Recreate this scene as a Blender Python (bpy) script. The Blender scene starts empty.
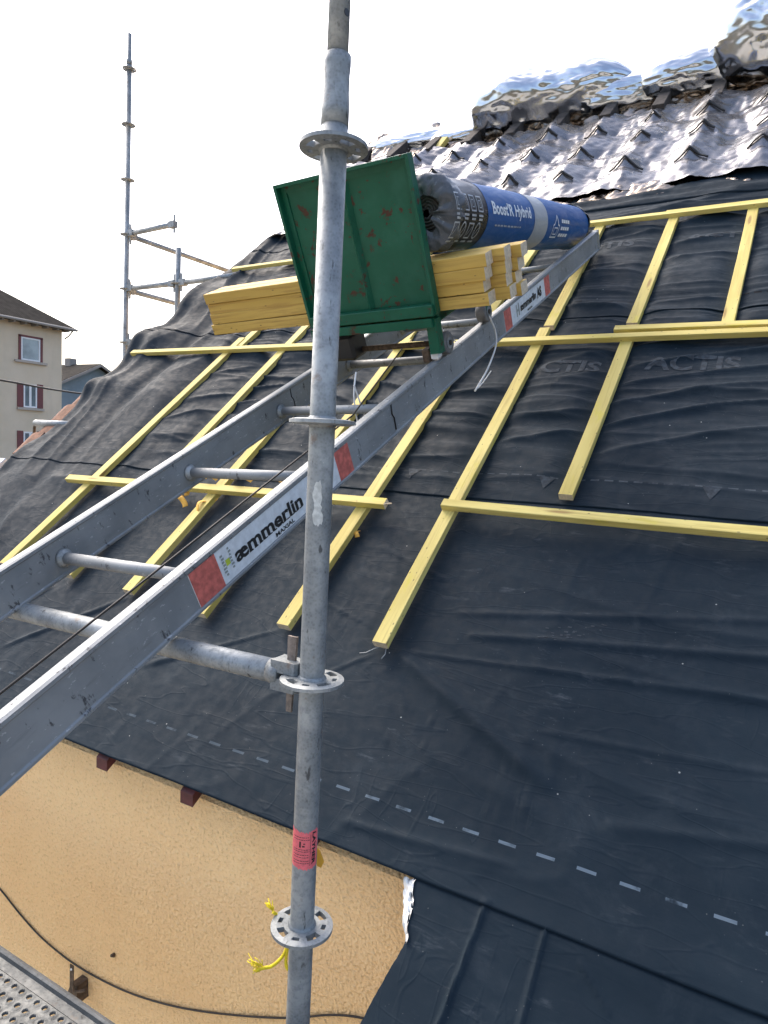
import bpy, bmesh, math, random
import numpy as np
from mathutils import Vector, Matrix, noise as mnoise

random.seed(7)
SC = bpy.context.scene
COL = SC.collection
PI = math.pi

# ------------------------------------------------------------------ frames
CR = Vector((0.86435304, 0.50043021, 0.04963302))
CU = Vector((-0.08923592, 0.0554985, 0.99446311))
CF = Vector((-0.49490482, 0.86399625, -0.09262664))
FPX = 688.198
TH = 0.6878983957472168            # roof pitch
D0 = 1.86                          # eye to roof plane
CT, ST = math.cos(TH), math.sin(TH)
SV = Vector((0, CT, ST)); NV = Vector((0, -ST, CT)); XV = Vector((1, 0, 0))


def frame(x, y, z, o):
    m = Matrix((x, y, z)).transposed().to_4x4()
    m.translation = o
    return m


ROOF = frame(XV, SV, NV, -D0 * NV)


def RP(x, s, h=0.0):
    return XV * x + SV * s + NV * (h - D0)


LV = Vector((0.0054, .891, .454)).normalized()
RV = Vector((.99918, -.0188, .0359)); RV = (RV - LV * RV.dot(LV)).normalized()
NL = RV.cross(LV)
A0 = Vector((-1.10845, 1.064, -.42757))
LAD = frame(RV, LV, NL, A0)


def LP(r, a, n):
    return A0 + RV * r + LV * a + NL * n


# ------------------------------------------------------------------ mesh helpers
class MB:
    """collects solids, links them as ONE mesh object"""

    def __init__(self):
        self.bm = bmesh.new()

    def box(self, lo, hi, bev=0.0, M=None, seg=1):
        lo, hi = Vector(lo), Vector(hi)
        r = bmesh.ops.create_cube(self.bm, size=1.0)
        vs = r['verts']
        c, d = (lo + hi) / 2, hi - lo
        for v in vs:
            v.co = Vector((v.co.x * d.x, v.co.y * d.y, v.co.z * d.z)) + c
            if M is not None:
                v.co = M @ v.co
        if bev > 0:
            es = list({e for v in vs for e in v.link_edges})
            bmesh.ops.bevel(self.bm, geom=es, offset=bev, segments=seg, affect='EDGES', profile=.5)
        return self

    def bar(self, a, b, w, h, up=(0, 0, 1), bev=0.0):
        a, b = Vector(a), Vector(b)
        y = (b - a); L = y.length; y.normalize()
        x = y.cross(Vector(up))
        if x.length < 1e-6:
            x = y.cross(Vector((1, 0, 0)))
        x.normalize(); z = x.cross(y)
        return self.box((-w / 2, 0, -h / 2), (w / 2, L, h / 2), bev, frame(x, y, z, a))

    def tube(self, pts, r, seg=16, caps=True, rs=None):
        pts = [Vector(p) for p in pts]
        n = len(pts); rings = []
        t0 = (pts[1] - pts[0]).normalized()
        ref = Vector((0, 0, 1)) if abs(t0.z) < .9 else Vector((1, 0, 0))
        x = t0.cross(ref).normalized()
        for i, p in enumerate(pts):
            t = (pts[min(i + 1, n - 1)] - pts[max(i - 1, 0)]).normalized()
            x = (x - t * x.dot(t)).normalized()
            y = t.cross(x)
            rr = rs[i] if rs else r
            rings.append([self.bm.verts.new(p + (x * math.cos(2 * PI * k / seg) + y * math.sin(2 * PI * k / seg)) * rr) for k in range(seg)])
        for a, b in zip(rings, rings[1:]):
            for k in range(seg):
                self.bm.faces.new((a[k], a[(k + 1) % seg], b[(k + 1) % seg], b[k])).smooth = True
        if caps:
            self.bm.faces.new(list(reversed(rings[0]))); self.bm.faces.new(rings[-1])
        return self

    def hollow(self, p0, p1, ro, ri, seg=24):
        """open ended pipe"""
        p0, p1 = Vector(p0), Vector(p1)
        t = (p1 - p0).normalized()
        x = t.cross(Vector((0, 0, 1)) if abs(t.z) < .9 else Vector((1, 0, 0))).normalized(); y = t.cross(x)
        R = []
        for p, r in ((p0, ri), (p0, ro), (p1, ro), (p1, ri)):
            R.append([self.bm.verts.new(p + (x * math.cos(2 * PI * k / seg) + y * math.sin(2 * PI * k / seg)) * r) for k in range(seg)])
        for i in range(4):
            a, b = R[i], R[(i + 1) % 4]
            for k in range(seg):
                f = self.bm.faces.new((a[k], a[(k + 1) % seg], b[(k + 1) % seg], b[k]))
                f.smooth = i in (1, 3)
        return self

    def prism(self, poly, v, M=None):
        """poly: list of 3-D points, extruded by v"""
        v = Vector(v)
        a = [Vector(p) for p in poly]; b = [p + v for p in a]
        if M is not None:
            a = [M @ p for p in a]; b = [M @ p for p in b]
        A = [self.bm.verts.new(p) for p in a]; B = [self.bm.verts.new(p) for p in b]
        n = len(A)
        self.bm.faces.new(list(reversed(A))); self.bm.faces.new(B)
        for i in range(n):
            self.bm.faces.new((A[i], A[(i + 1) % n], B[(i + 1) % n], B[i]))
        return self

    def build(self, name, m, parent=None, M=None, fix=True):
        if fix:
            bmesh.ops.recalc_face_normals(self.bm, faces=self.bm.faces[:])
        me = bpy.data.meshes.new(name)
        self.bm.to_mesh(me); self.bm.free()
        return link(name, me, m, parent, M)


def link(name, me, m, parent=None, M=None):
    if m is not None:
        me.materials.clear(); me.materials.append(m)
    o = bpy.data.objects.new(name, me)
    COL.objects.link(o)
    if parent is not None:
        o.parent = parent
    if M is not None:
        o.matrix_local = M
    return o


def tag(o, label, cat, group=None, kind=None):
    if label: o['label'] = label
    if cat: o['category'] = cat
    if group: o['group'] = group
    if kind: o['kind'] = kind
    return o


def empty(name, M, label, cat, group=None):
    o = bpy.data.objects.new(name, None)
    o.empty_display_size = .1
    COL.objects.link(o)
    o.matrix_world = M if isinstance(M, Matrix) else Matrix.Translation(M)
    return tag(o, label, cat, group)


def grid_mesh(name, P, smooth=True):
    """P: (n, m, 3) array -> grid mesh"""
    n, m = P.shape[:2]
    me = bpy.data.meshes.new(name)
    i = np.arange(n * m).reshape(n, m)
    q = np.stack([i[:-1, :-1], i[1:, :-1], i[1:, 1:], i[:-1, 1:]], -1).reshape(-1, 4)
    me.vertices.add(n * m); me.vertices.foreach_set('co', P.astype(np.float32).ravel())
    me.loops.add(q.size); me.loops.foreach_set('vertex_index', q.astype(np.int32).ravel())
    me.polygons.add(len(q)); me.polygons.foreach_set('loop_start', np.arange(0, q.size, 4, dtype=np.int32))
    me.polygons.foreach_set('loop_total', np.full(len(q), 4, dtype=np.int32))
    me.polygons.foreach_set('use_smooth', np.full(len(q), smooth))
    me.update(calc_edges=True); me.validate()
    return me


# ------------------------------------------------------------------ numpy noise
_T = {}


def vn(x, y, seed=0):
    if seed not in _T:
        _T[seed] = np.random.RandomState(seed + 11).rand(256, 256)
    t = _T[seed]
    xi = np.floor(x).astype(int); yi = np.floor(y).astype(int)
    fx = x - xi; fy = y - yi
    fx = fx * fx * fx * (fx * (fx * 6 - 15) + 10); fy = fy * fy * fy * (fy * (fy * 6 - 15) + 10)
    a = t[xi & 255, yi & 255]; b = t[(xi + 1) & 255, yi & 255]
    c = t[xi & 255, (yi + 1) & 255]; d = t[(xi + 1) & 255, (yi + 1) & 255]
    return (a * (1 - fx) + b * fx) * (1 - fy) + (c * (1 - fx) + d * fx) * fy


def fbm(x, y, seed=0, o=4):
    v = 0; a = .5
    for k in range(o):
        v = v + a * vn(x * 2 ** k + 7.3 * k, y * 2 ** k - 3.1 * k, seed + k); a *= .5
    return v


def ridge(x, y, seed=0):
    return 1 - np.abs(2 * vn(x, y, seed) - 1)


def crease(x, y, seed=0, o=4, g=.5):
    """crumpled foil: facets with sharp folds"""
    v = 0; a = 1.0
    ca, sa = math.cos(.9), math.sin(.9)
    for k in range(o):
        v = v + a * np.abs(2 * vn(x + .4 * vn(y, x, seed + 30 + k), y, seed + k) - 1)
        x, y = (ca * x - sa * y) * 1.9 + 5.2, (sa * x + ca * y) * 1.9 - 2.7
        a *= g
    return v


def fac1(x, y, seed):
    """flat triangular facets on a bent lattice"""
    if seed not in _T:
        _T[seed] = np.random.RandomState(seed + 11).rand(256, 256)
    t = _T[seed]
    x, y = x + .45 * vn(x * .7 + 3, y * .7, seed + 50), y + .45 * vn(x * .7, y * .7 + 9, seed + 51)
    xi = np.floor(x).astype(int); yi = np.floor(y).astype(int)
    fx = x - xi; fy = y - yi
    a = t[xi & 255, yi & 255]; b = t[(xi + 1) & 255, yi & 255]
    c = t[xi & 255, (yi + 1) & 255]; d = t[(xi + 1) & 255, (yi + 1) & 255]
    lo = a + fx * (b - a) + fy * (c - a); hi = d + (1 - fx) * (c - d) + (1 - fy) * (b - d)
    return np.where(fx + fy < 1, lo, hi)


def facets(x, y, seed=0, o=3, g=.45):
    v = 0; a = 1.0; n = 0
    ca, sa = math.cos(.7), math.sin(.7)
    for k in range(o):
        v = v + a * fac1(x, y, seed + k); n += a
        x, y = (ca * x - sa * y) * 2.3 + 5.2, (sa * x + ca * y) * 2.3 - 2.7
        a *= g
    return v / n


def sst(a, b, x):
    t = np.clip((x - a) / (b - a), 0, 1)
    return t * t * (3 - 2 * t)


# ------------------------------------------------------------------ materials
class MT:
    def __init__(self, name, rnd=True, coord='Object'):
        self.m = bpy.data.materials.new(name); self.m.use_nodes = True
        self.n = self.m.node_tree.nodes; self.l = self.m.node_tree.links
        self.b = self.n['Principled BSDF']
        tc = self.n.new('ShaderNodeTexCoord')
        self.obj = tc.outputs[coord]
        if rnd:
            oi = self.n.new('ShaderNodeObjectInfo')
            vm = self.n.new('ShaderNodeVectorMath'); vm.operation = 'MULTIPLY_ADD'
            cx = self.n.new('ShaderNodeCombineXYZ')
            for i, k in enumerate((13.7, 29.1, 7.9)):
                mm = self.math('MULTIPLY', oi.outputs['Random'], k); self.l.new(mm, cx.inputs[i])
            vm.inputs[1].default_value = (1, 1, 1)
            self.l.new(self.obj, vm.inputs[0]); self.l.new(cx.outputs[0], vm.inputs[2])
            self.v = vm.outputs[0]; self.rand = oi.outputs['Random']
        else:
            self.v = self.obj; self.rand = None

    def put(self, x, sock):
        if isinstance(x, bpy.types.NodeSocket):
            self.l.new(x, sock)
        elif isinstance(x, (tuple, list)) and len(x) == 3 and sock.type == 'RGBA':
            sock.default_value = (*x, 1)
        else:
            sock.default_value = x

    def math(self, op, a, b=0.0, c=None, clamp=False):
        n = self.n.new('ShaderNodeMath'); n.operation = op; n.use_clamp = clamp
        self.put(a, n.inputs[0]); self.put(b, n.inputs[1])
        if c is not None: self.put(c, n.inputs[2])
        return n.outputs[0]

    def map(self, scale=(1, 1, 1), rot=(0, 0, 0), v=None):
        n = self.n.new('ShaderNodeMapping')
        n.inputs['Scale'].default_value = scale; n.inputs['Rotation'].default_value = rot
        self.l.new(v or self.v, n.inputs['Vector'])
        return n.outputs[0]

    def noise(self, scale, detail=4, rough=.55, v=None, dist=0.0):
        n = self.n.new('ShaderNodeTexNoise')
        n.inputs['Scale'].default_value = scale; n.inputs['Detail'].default_value = detail
        n.inputs['Roughness'].default_value = rough; n.inputs['Distortion'].default_value = dist
        self.l.new(v or self.v, n.inputs['Vector'])
        return n.outputs[0]

    def voro(self, scale, v=None, feature='F1', rand=1.0):
        n = self.n.new('ShaderNodeTexVoronoi'); n.feature = feature
        n.inputs['Scale'].default_value = scale; n.inputs['Randomness'].default_value = rand
        self.l.new(v or self.v, n.inputs['Vector'])
        return n.outputs['Distance']

    def rng(self, x, a, b, c=0.0, d=1.0):
        n = self.n.new('ShaderNodeMapRange'); n.interpolation_type = 'SMOOTHSTEP'
        self.put(x, n.inputs[0])
        for i, k in enumerate((a, b, c, d)): n.inputs[i + 1].default_value = k
        return n.outputs[0]

    def mix(self, f, a, b, mode='MIX'):
        n = self.n.new('ShaderNodeMix'); n.data_type = 'RGBA'; n.blend_type = mode
        self.put(f, n.inputs[0]); self.put(a, n.inputs[6]); self.put(b, n.inputs[7])
        return n.outputs[2]

    def xyz(self, v=None):
        n = self.n.new('ShaderNodeSeparateXYZ'); self.l.new(v or self.obj, n.inputs[0])
        return n.outputs

    def bump(self, h, strength=.3, dist=.01, prev=None):
        n = self.n.new('ShaderNodeBump'); n.inputs['Strength'].default_value = strength
        n.inputs['Distance'].default_value = dist
        self.put(h, n.inputs['Height'])
        if prev is not None: self.l.new(prev, n.inputs['Normal'])
        return n.outputs[0]

    def out(self, color=None, rough=None, metal=None, normal=None, spec=None, **kw):
        for k, x in (('Base Color', color), ('Roughness', rough), ('Metallic', metal), ('Normal', normal), ('Specular IOR Level', spec)):
            if x is not None: self.put(x, self.b.inputs[k])
        for k, x in kw.items(): self.put(x, self.b.inputs[k.replace('_', ' ')])
        return self.m


def m_flat(name, col, rough=.6, metal=0.0, var=.12, sc=20):
    t = MT(name)
    f = t.noise(sc, 5)
    c = t.mix(t.rng(f, .3, .7), tuple(x * (1 - var) for x in col), tuple(min(1, x * (1 + var)) for x in col))
    return t.out(c, rough, metal, t.bump(f, .1, .002))


def m_galv(name='galvanised_steel', k=1.0):
    t = MT(name)
    sp = t.voro(170); big = t.noise(9, 5, .6); fine = t.noise(70, 4)
    c = t.mix(t.rng(big, .35, .68), (.18, .194, .200), (.38, .395, .395))
    c = t.mix(t.math('MULTIPLY', t.rng(fine, .45, .68), .5), c, (.15, .165, .175))
    c = t.mix(t.math('MULTIPLY', t.rng(sp, .15, .6), .22), c, (.42, .455, .47))
    st = t.noise(1, 5, .6, t.map((75, 75, 22)))                         # short dark scuffs along the tube
    c = t.mix(t.rng(st, .62, .70, 0, .8), c, (.045, .045, .045))
    ru = t.noise(16, 5, .7)
    c = t.mix(t.rng(ru, .62, .74, 0, .6), c, (.20, .13, .085))
    wh = t.noise(21, 5, .65)
    c = t.mix(t.rng(wh, .70, .74, 0, .8), c, (.62, .62, .58))          # mortar spots
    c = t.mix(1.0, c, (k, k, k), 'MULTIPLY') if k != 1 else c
    return t.out(c, t.rng(fine, .2, .8, .48, .66), .48, t.bump(t.math('ADD', fine, st), .12, .0015))


def m_alu():
    t = MT('aluminium')
    big = t.noise(6, 5, .6); fine = t.noise(1, 5, .6, t.map((60, 9, 60)))
    c = t.mix(t.rng(big, .3, .7), (.215, .230, .240), (.295, .310, .318))
    c = t.mix(t.rng(fine, .55, .8, 0, .45), c, (.13, .14, .15))
    sc = t.noise(1, 6, .7, t.map((55, 34, 16), (0.4, .1, .3)))
    c = t.mix(t.rng(sc, .60, .66, 0, .85), c, (.045, .045, .05))
    s2 = t.noise(1, 4, .7, t.map((30, 40, 110), (.2, .5, .6)))
    c = t.mix(t.rng(s2, .62, .68, 0, .6), c, (.55, .56, .57))
    return t.out(c, t.rng(big, .2, .8, .52, .66), .36, t.bump(sc, .08, .001))


def m_wood(name, a, b, dark, green=0.0):
    """timber, grain along local Y"""
    t = MT(name)
    g = t.noise(1, 6, .62, t.map((55, 2.4, 55)), .6)
    broad = t.noise(1, 3, .5, t.map((9, 1.6, 9)))
    c = t.mix(t.rng(broad, .3, .7), a, b)
    c = t.mix(t.rng(g, .46, .68, 0, .6), c, dark)
    tint = t.math('MULTIPLY', t.rand, .35)
    c = t.mix(tint, c, tuple(x * .82 for x in a))
    if green:
        gs = t.noise(1, 4, .6, t.map((16, 5, 16)))
        c = t.mix(t.rng(gs, .55, .72, 0, green), c, (.56, .47, .05))
    k = t.voro(1, t.map((14, 2.1, 14)))
    c = t.mix(t.rng(k, .07, .17, .8, 0), c, (.26, .14, .04))
    dots = t.voro(1, t.map((40, 18, 40)))
    c = t.mix(t.rng(dots, .07, .12, .7, 0), c, (.10, .07, .03))
    return t.out(c, .72, 0.0, t.bump(g, .35, .002))


def m_membrane():
    t = MT('black_breather_membrane', rnd=False)
    big = t.noise(1.6, 6, .6); fine = t.noise(26, 5, .6)
    c = t.mix(t.rng(big, .35, .7), (.0080, .0165, .0255), (.0120, .0225, .0330))
    dust = t.noise(4.5, 6, .72, None, .5)
    c = t.mix(t.rng(dust, .50, .76, 0, .26), c, (.055, .068, .080))
    st = t.noise(1, 5, .7, t.map((5, 16, 5), (0, 0, .35)))
    c = t.mix(t.rng(st, .62, .74, 0, .16), c, (.10, .11, .12))
    sp = t.voro(9.5)
    c = t.mix(t.rng(sp, .018, .03, .75, 0), c, (.32, .34, .33))
    sp3 = t.voro(46)
    c = t.mix(t.math('MULTIPLY', t.rng(sp3, .04, .08, 1, 0), t.rng(t.noise(2.7, 2), .5, .62, 0, .45)), c, (.16, .17, .17))
    sp2 = t.voro(23)
    c = t.mix(t.rng(sp2, .02, .04, .4, 0), c, (.22, .23, .22))
    x, s, h = t.xyz()[0], t.xyz()[1], t.xyz()[2]

    def dashes(s0, hw, per, duty, x0, col, k, c):
        a = t.math('LESS_THAN', t.math('ABSOLUTE', t.math('SUBTRACT', s, s0)), hw)
        f = t.math('FRACT', t.math('DIVIDE', t.math('SUBTRACT', x, x0), per))
        wear = t.rng(t.noise(11, 4, .7), .30, .52)
        m = t.math('MULTIPLY', t.math('MULTIPLY', a, t.math('LESS_THAN', f, duty)), t.math('MULTIPLY', wear, t.math('MULTIPLY', t.rng(x, -1.7, -.7, .35, 1.0), k)))
        return t.mix(m, c, col)
    c = dashes(.650, .0042, .1038, .46, -.771, (.115, .155, .195), .9, c)
    c = dashes(2.108, .004, .055, .62, 0, (.16, .18, .20), .3, c)
    c = dashes(3.575, .005, .055, .62, .02, (.006, .007, .009), .9, c)
    w = t.noise(420, 2, .5)
    wr = t.noise(1, 5, .6, t.map((5, 26, 9)), .8)
    nb = t.bump(w, .10, .0006)
    nb = t.bump(wr, .14, .005, nb)
    nb = t.bump(fine, .22, .003, nb)
    cr1 = t.noise(1, 2, .45, t.map((2.2, 11, 4), (0, 0, .22)), .25)
    nb = t.bump(t.rng(t.math('ABSOLUTE', t.math('SUBTRACT', cr1, .5)), 0, .022, 1, 0), .13, .006, nb)
    cr2 = t.noise(1, 2, .45, t.map((13, 2.4, 4), (0, 0, -.18)), .25)
    m2 = t.math('MULTIPLY', t.rng(t.math('ABSOLUTE', t.math('SUBTRACT', cr2, .56)), 0, .018, 1, 0), t.rng(t.noise(1.3, 2), .48, .6))
    nb = t.bump(m2, .14, .006, nb)
    rub = t.noise(1, 6, .72, t.map((7, 26, 5), (0, 0, .5)), .3)
    c = t.mix(t.math('MULTIPLY', t.rng(rub, .56, .72), t.rng(t.noise(2.1, 3), .46, .64, 0, .6)), c, (.066, .080, .093))
    return t.out(c, t.rng(fine, .3, .7, .62, .78), 0.0, nb, .12)


def m_foil(name, a, b, r0=.16, r1=.34, sc=30, bs=.4, metal=1.0):
    t = MT(name)
    f = t.noise(sc, 6, .6, None, .7); big = t.noise(3, 4)
    c = t.mix(t.rng(big, .35, .65), a, b)
    return t.out(c, t.rng(f, .3, .7, r0, r1), metal, t.bump(f, bs, .008))


def m_green():
    t = MT('green_paint_with_rust')
    big = t.noise(7, 5)
    c = t.mix(t.rng(big, .3, .7), (.004, .080, .043), (.006, .100, .054))
    fd = t.noise(4.5, 6, .65)
    c = t.mix(t.rng(fd, .48, .70, 0, .5), c, (.022, .125, .082))
    rb = t.noise(10, 6, .7, None, .4)
    r1 = t.math('MAXIMUM', t.noise(24, 6, .66, None, .3), t.math('SUBTRACT', rb, .005))
    ru = t.mix(t.noise(60, 3), (.05, .022, .014), (.10, .045, .028))
    mask = t.rng(r1, .60, .65)
    c = t.mix(mask, c, ru)
    sc = t.noise(1, 6, .65, t.map((22, 90, 60)))
    c = t.mix(t.rng(sc, .66, .72, 0, .7), c, (.06, .055, .035))
    return t.out(c, t.rng(r1, .55, .68, .45, .85), 0.0, t.bump(r1, .25, .003), .28)


def m_crepi():
    t = MT('ochre_render', rnd=False)
    g = t.noise(84, 3, .6); v = t.voro(120, None, 'SMOOTH_F1'); big = t.noise(1.3, 5, .6)
    c = t.mix(t.rng(big, .3, .7), (.88, .575, .285), (.93, .645, .335))
    c = t.mix(t.rng(g, .53, .68, 0, .5), c, (.54, .33, .14))
    c = t.mix(t.rng(v, .45, .8, 0, .28), c, (.88, .68, .40))
    h = t.math('ADD', t.math('MULTIPLY', g, 1.0), t.math('MULTIPLY', v, .6))
    return t.out(c, .93, 0.0, t.bump(h, .9, .013), .15)


def m_tile():
    t = MT('terracotta')
    n = t.noise(11, 6, .65)
    c = t.mix(t.rng(n, .35, .65), (.13, .060, .036), (.27, .135, .080))
    c = t.mix(t.rng(t.noise(30, 4), .58, .7, 0, .7), c, (.10, .075, .06))
    return t.out(c, .9, 0, t.bump(n, .4, .01))


def m_farwall(name, a, b):
    t = MT(name)
    n = t.noise(.6, 6, .6); st = t.noise(1, 5, .6, t.map((1.2, 1.2, .18)))
    c = t.mix(t.rng(n, .3, .7), a, b)
    c = t.mix(t.rng(st, .55, .75, 0, .25), c, tuple(x * .7 for x in a))
    return t.out(c, .9, 0, t.bump(t.noise(8), .2, .02))


def m_rooftile(name, a, b):
    t = MT(name)
    n = t.noise(2.5, 5); w = t.n.new('ShaderNodeTexWave'); w.inputs['Scale'].default_value = 2.2
    w.bands_direction = 'Y'; t.l.new(t.obj, w.inputs['Vector'])
    c = t.mix(t.rng(n, .3, .7), a, b)
    c = t.mix(t.math('MULTIPLY', w.outputs[0], .35), c, tuple(x * .6 for x in a))
    return t.out(c, .95, 0, t.bump(w.outputs[0], .4, .03), .05)


def m_glass(name, col=(.10, .13, .15)):
    t = MT(name)
    return t.out(t.mix(t.rng(t.noise(.8), .35, .65), col, tuple(x * 1.7 for x in col)), .08, 0, None, .6)


def m_film(name, col, rough=.22, white=(.55, .58, .62)):
    """printed plastic film, crinkled"""
    t = MT(name)
    f = t.noise(1, 5, .6, t.map((26, 5, 26)), .9)
    c = t.mix(t.rng(f, .64, .74, 0, .35), col, white)
    nb = t.bump(f, .35, .006); nb = t.bump(t.noise(70, 3), .12, .002, nb)
    return t.out(c, t.rng(f, .3, .7, rough, rough + .18), 0, nb, .30)


GALV, ALU, DECKM = m_galv(), m_alu(), m_galv('darkened_galv_deck', .28)  # deck copy of the galvanised steel, darkened against sky glare on its top
YEL = m_wood('treated_batten_wood', (.53, .42, .105), (.72, .60, .20), (.38, .27, .07), .7)
ORA = m_wood('fresh_planed_wood', (.53, .34, .07), (.66, .45, .115), (.32, .16, .04))
ENDW = m_flat('sawn_end_grain', (.60, .50, .36), .85, 0, .15, 90)
MEM = m_membrane()
FOIL = m_foil('silver_insulation_foil', (.50, .525, .57), (.60, .62, .65), .13, .22, 4, .05)
QUILT = m_foil('quilted_silver_foil', (.165, .160, .168), (.235, .228, .240), .20, .34, 10, .14, .66)
BRONZE = m_foil('bronze_foil_underside', (.26, .215, .175), (.40, .34, .29), .14, .30, 12, .35)
GREEN = m_green()
CREPI = m_crepi()
TILE = m_tile()
RUST = m_flat('rusty_steel', (.10, .068, .045), .8, .25, .45, 60)
BLACKP = m_flat('black_plastic', (.014, .014, .015), .45)
RUBBER = m_flat('grey_wheel', (.13, .13, .13), .6, 0, .25, 40)
STRAPB = m_flat('black_strap', (.012, .012, .013), .6)
REDP = m_flat('red_label', (.50, .125, .10), .6, 0, .25, 60)
WHITEP = m_flat('white_label', (.62, .66, .69), .5, 0, .10, 50)
PINK = m_flat('pink_label', (.78, .15, .165), .6, 0, .12, 120)
INK = m_flat('black_ink', (.012, .012, .013), .6)
INKG = m_flat('grey_ink', (.26, .29, .28), .6)
INKY = m_flat('green_ink', (.42, .52, .05), .6)
WHITE = m_flat('white_paint', (.76, .77, .78), .5, 0, .06)
MARK = m_flat('printed_grey_mark', (.036, .046, .057), .7, 0, .35, 40)
MARK.node_tree.nodes['Principled BSDF'].inputs['Specular IOR Level'].default_value = .12
MARK2 = m_flat('printed_pale_mark', (.10, .12, .145), .6, 0, .35, 40)
ROPEY = m_flat('yellow_rope_fibre', (.78, .60, .02), .8, 0, .2, 150)
ORTAG = m_flat('orange_plastic', (.72, .36, .03), .5)
WCORD = m_flat('white_cord', (.70, .71, .72), .7)
REDWOOD = m_flat('dark_red_painted_timber', (.085, .015, .016), .6, 0, .3, 30)
DARKWOOD = m_flat('weathered_dark_timber', (.055, .047, .042), .9, 0, .35, 18)
DECKW = m_flat('roof_boarding', (.25, .18, .11), .9)
CABLE = m_flat('black_cable', (.018, .015, .013), .6)
SHAV = m_flat('wood_shavings', (.80, .44, .08), .8, 0, .2, 30)
BLKFILM = m_film('black_printed_film', (.009, .011, .016), .24, (.25, .27, .3))
BLUFILM = m_film('blue_printed_film', (.003, .085, .285), .34, (.05, .20, .45))
GRYFILM = m_film('grey_strapping_film', (.36, .39, .42), .3)
CLRFILM = m_film('milky_plastic_film', (.085, .095, .11), .16, (.55, .6, .65))  # pale crinkle highlights are mixed into the film colour
COIL = m_foil('coiled_insulation', (.015, .015, .016), (.10, .10, .10), .3, .55, 50, .6, .4)
PRINTW = m_flat('white_print', (.74, .78, .82), .45, 0, .05)
PRINTG = m_flat('pale_grey_print', (.36, .39, .42), .45, 0, .15)


# ------------------------------------------------------------------ lettering
def text_bm(body, size, weight=0.0, ext=0.0):
    cu = bpy.data.curves.new('t', 'FONT'); cu.body = body; cu.size = size
    cu.offset = weight; cu.extrude = ext; cu.resolution_u = 3
    o = bpy.data.objects.new('t', cu); COL.objects.link(o)
    dg = bpy.context.evaluated_depsgraph_get(); dg.update()
    me = bpy.data.meshes.new_from_object(o.evaluated_get(dg))
    bpy.data.objects.remove(o); bpy.data.curves.remove(cu)
    bm = bmesh.new(); bm.from_mesh(me); bpy.data.meshes.remove(me)
    return bm


def fit(bm, x0, x1, y0, y1):
    """scale the lettering's box onto x0..x1, y0..y1"""
    xs = [v.co.x for v in bm.verts]; ys = [v.co.y for v in bm.verts]
    a, b, c, d = min(xs), max(xs), min(ys), max(ys)
    for v in bm.verts:
        v.co.x = x0 + (v.co.x - a) / (b - a) * (x1 - x0)
        v.co.y = y0 + (v.co.y - c) / (d - c) * (y1 - y0)
    return bm


def rects_bm(rs):
    bm = bmesh.new()
    for (x0, y0, x1, y1) in rs:
        bm.faces.new([bm.verts.new((x, y, 0)) for x, y in ((x0, y0), (x1, y0), (x1, y1), (x0, y1))])
    return bm


def refine(bm, L):
    bmesh.ops.triangulate(bm, faces=bm.faces[:])
    for _ in range(5):
        es = [e for e in bm.edges if e.calc_length() > L]
        if not es: break
        bmesh.ops.subdivide_edges(bm, edges=es, cuts=1)
        bmesh.ops.triangulate(bm, faces=[f for f in bm.faces if len(f.verts) > 3])
    return bm


def bm_obj(bm, fn, name, m, parent=None, M=None):
    for v in bm.verts: v.co = fn(v.co)
    me = bpy.data.meshes.new(name); bm.to_mesh(me); bm.free()
    return link(name, me, m, parent, M)


# ------------------------------------------------------------------ roof surface
CREASES = [  # (x0,s0,x1,s1,width,height)
    (-1.089, 1.142, -.49, .836, .046, .020), (-1.08, 1.16, -.70, 1.19, .013, .008), (-.70, 1.19, .3, 1.27, .022, .010),
    (-.87, 1.275, .2, 1.42, .025, .011), (-.95, 1.36, .4, 1.60, .022, .007), (-1.0, .80, -.985, .99, .007, .005),
    (-.86, .75, -.89, 1.0, .008, .006), (-.62, .70, -.60, .95, .008, .006), (-.53, .62, -.52, .86, .008, .006), (-1.30, .72, -1.22, .93, .007, .006),
    (-1.52, .75, -1.42, .96, .008, .006), (-1.72, .78, -1.62, 1.0, .008, .006), (-1.19, 1.12, -1.5, .86, .014, .008), (-1.61, 1.14, -2.1, .85, .016, .009),
    (-2.03, 1.13, -2.35, .80, .016, .010), (-2.48, 1.12, -2.9, .75, .016, .010), (-2.95, 1.1, -3.2, .7, .016, .010), (-1.0, .56, -.5, .60, .02, .008),
    (-.3, .78, .5, .92, .03, .008), (-.545, .50, -.578, .0, .009, .016), (-.392, .50, -.395, .0, .009, .018), (-.30, .45, -.22, .38, .010, .012), (-.55, .99, .4, 1.06, .02, .006), (-1.5, 1.3, -1.2, 1.22, .01, .006), (-1.4, 1.62, -1.05, 1.5, .012, .006)]


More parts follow.
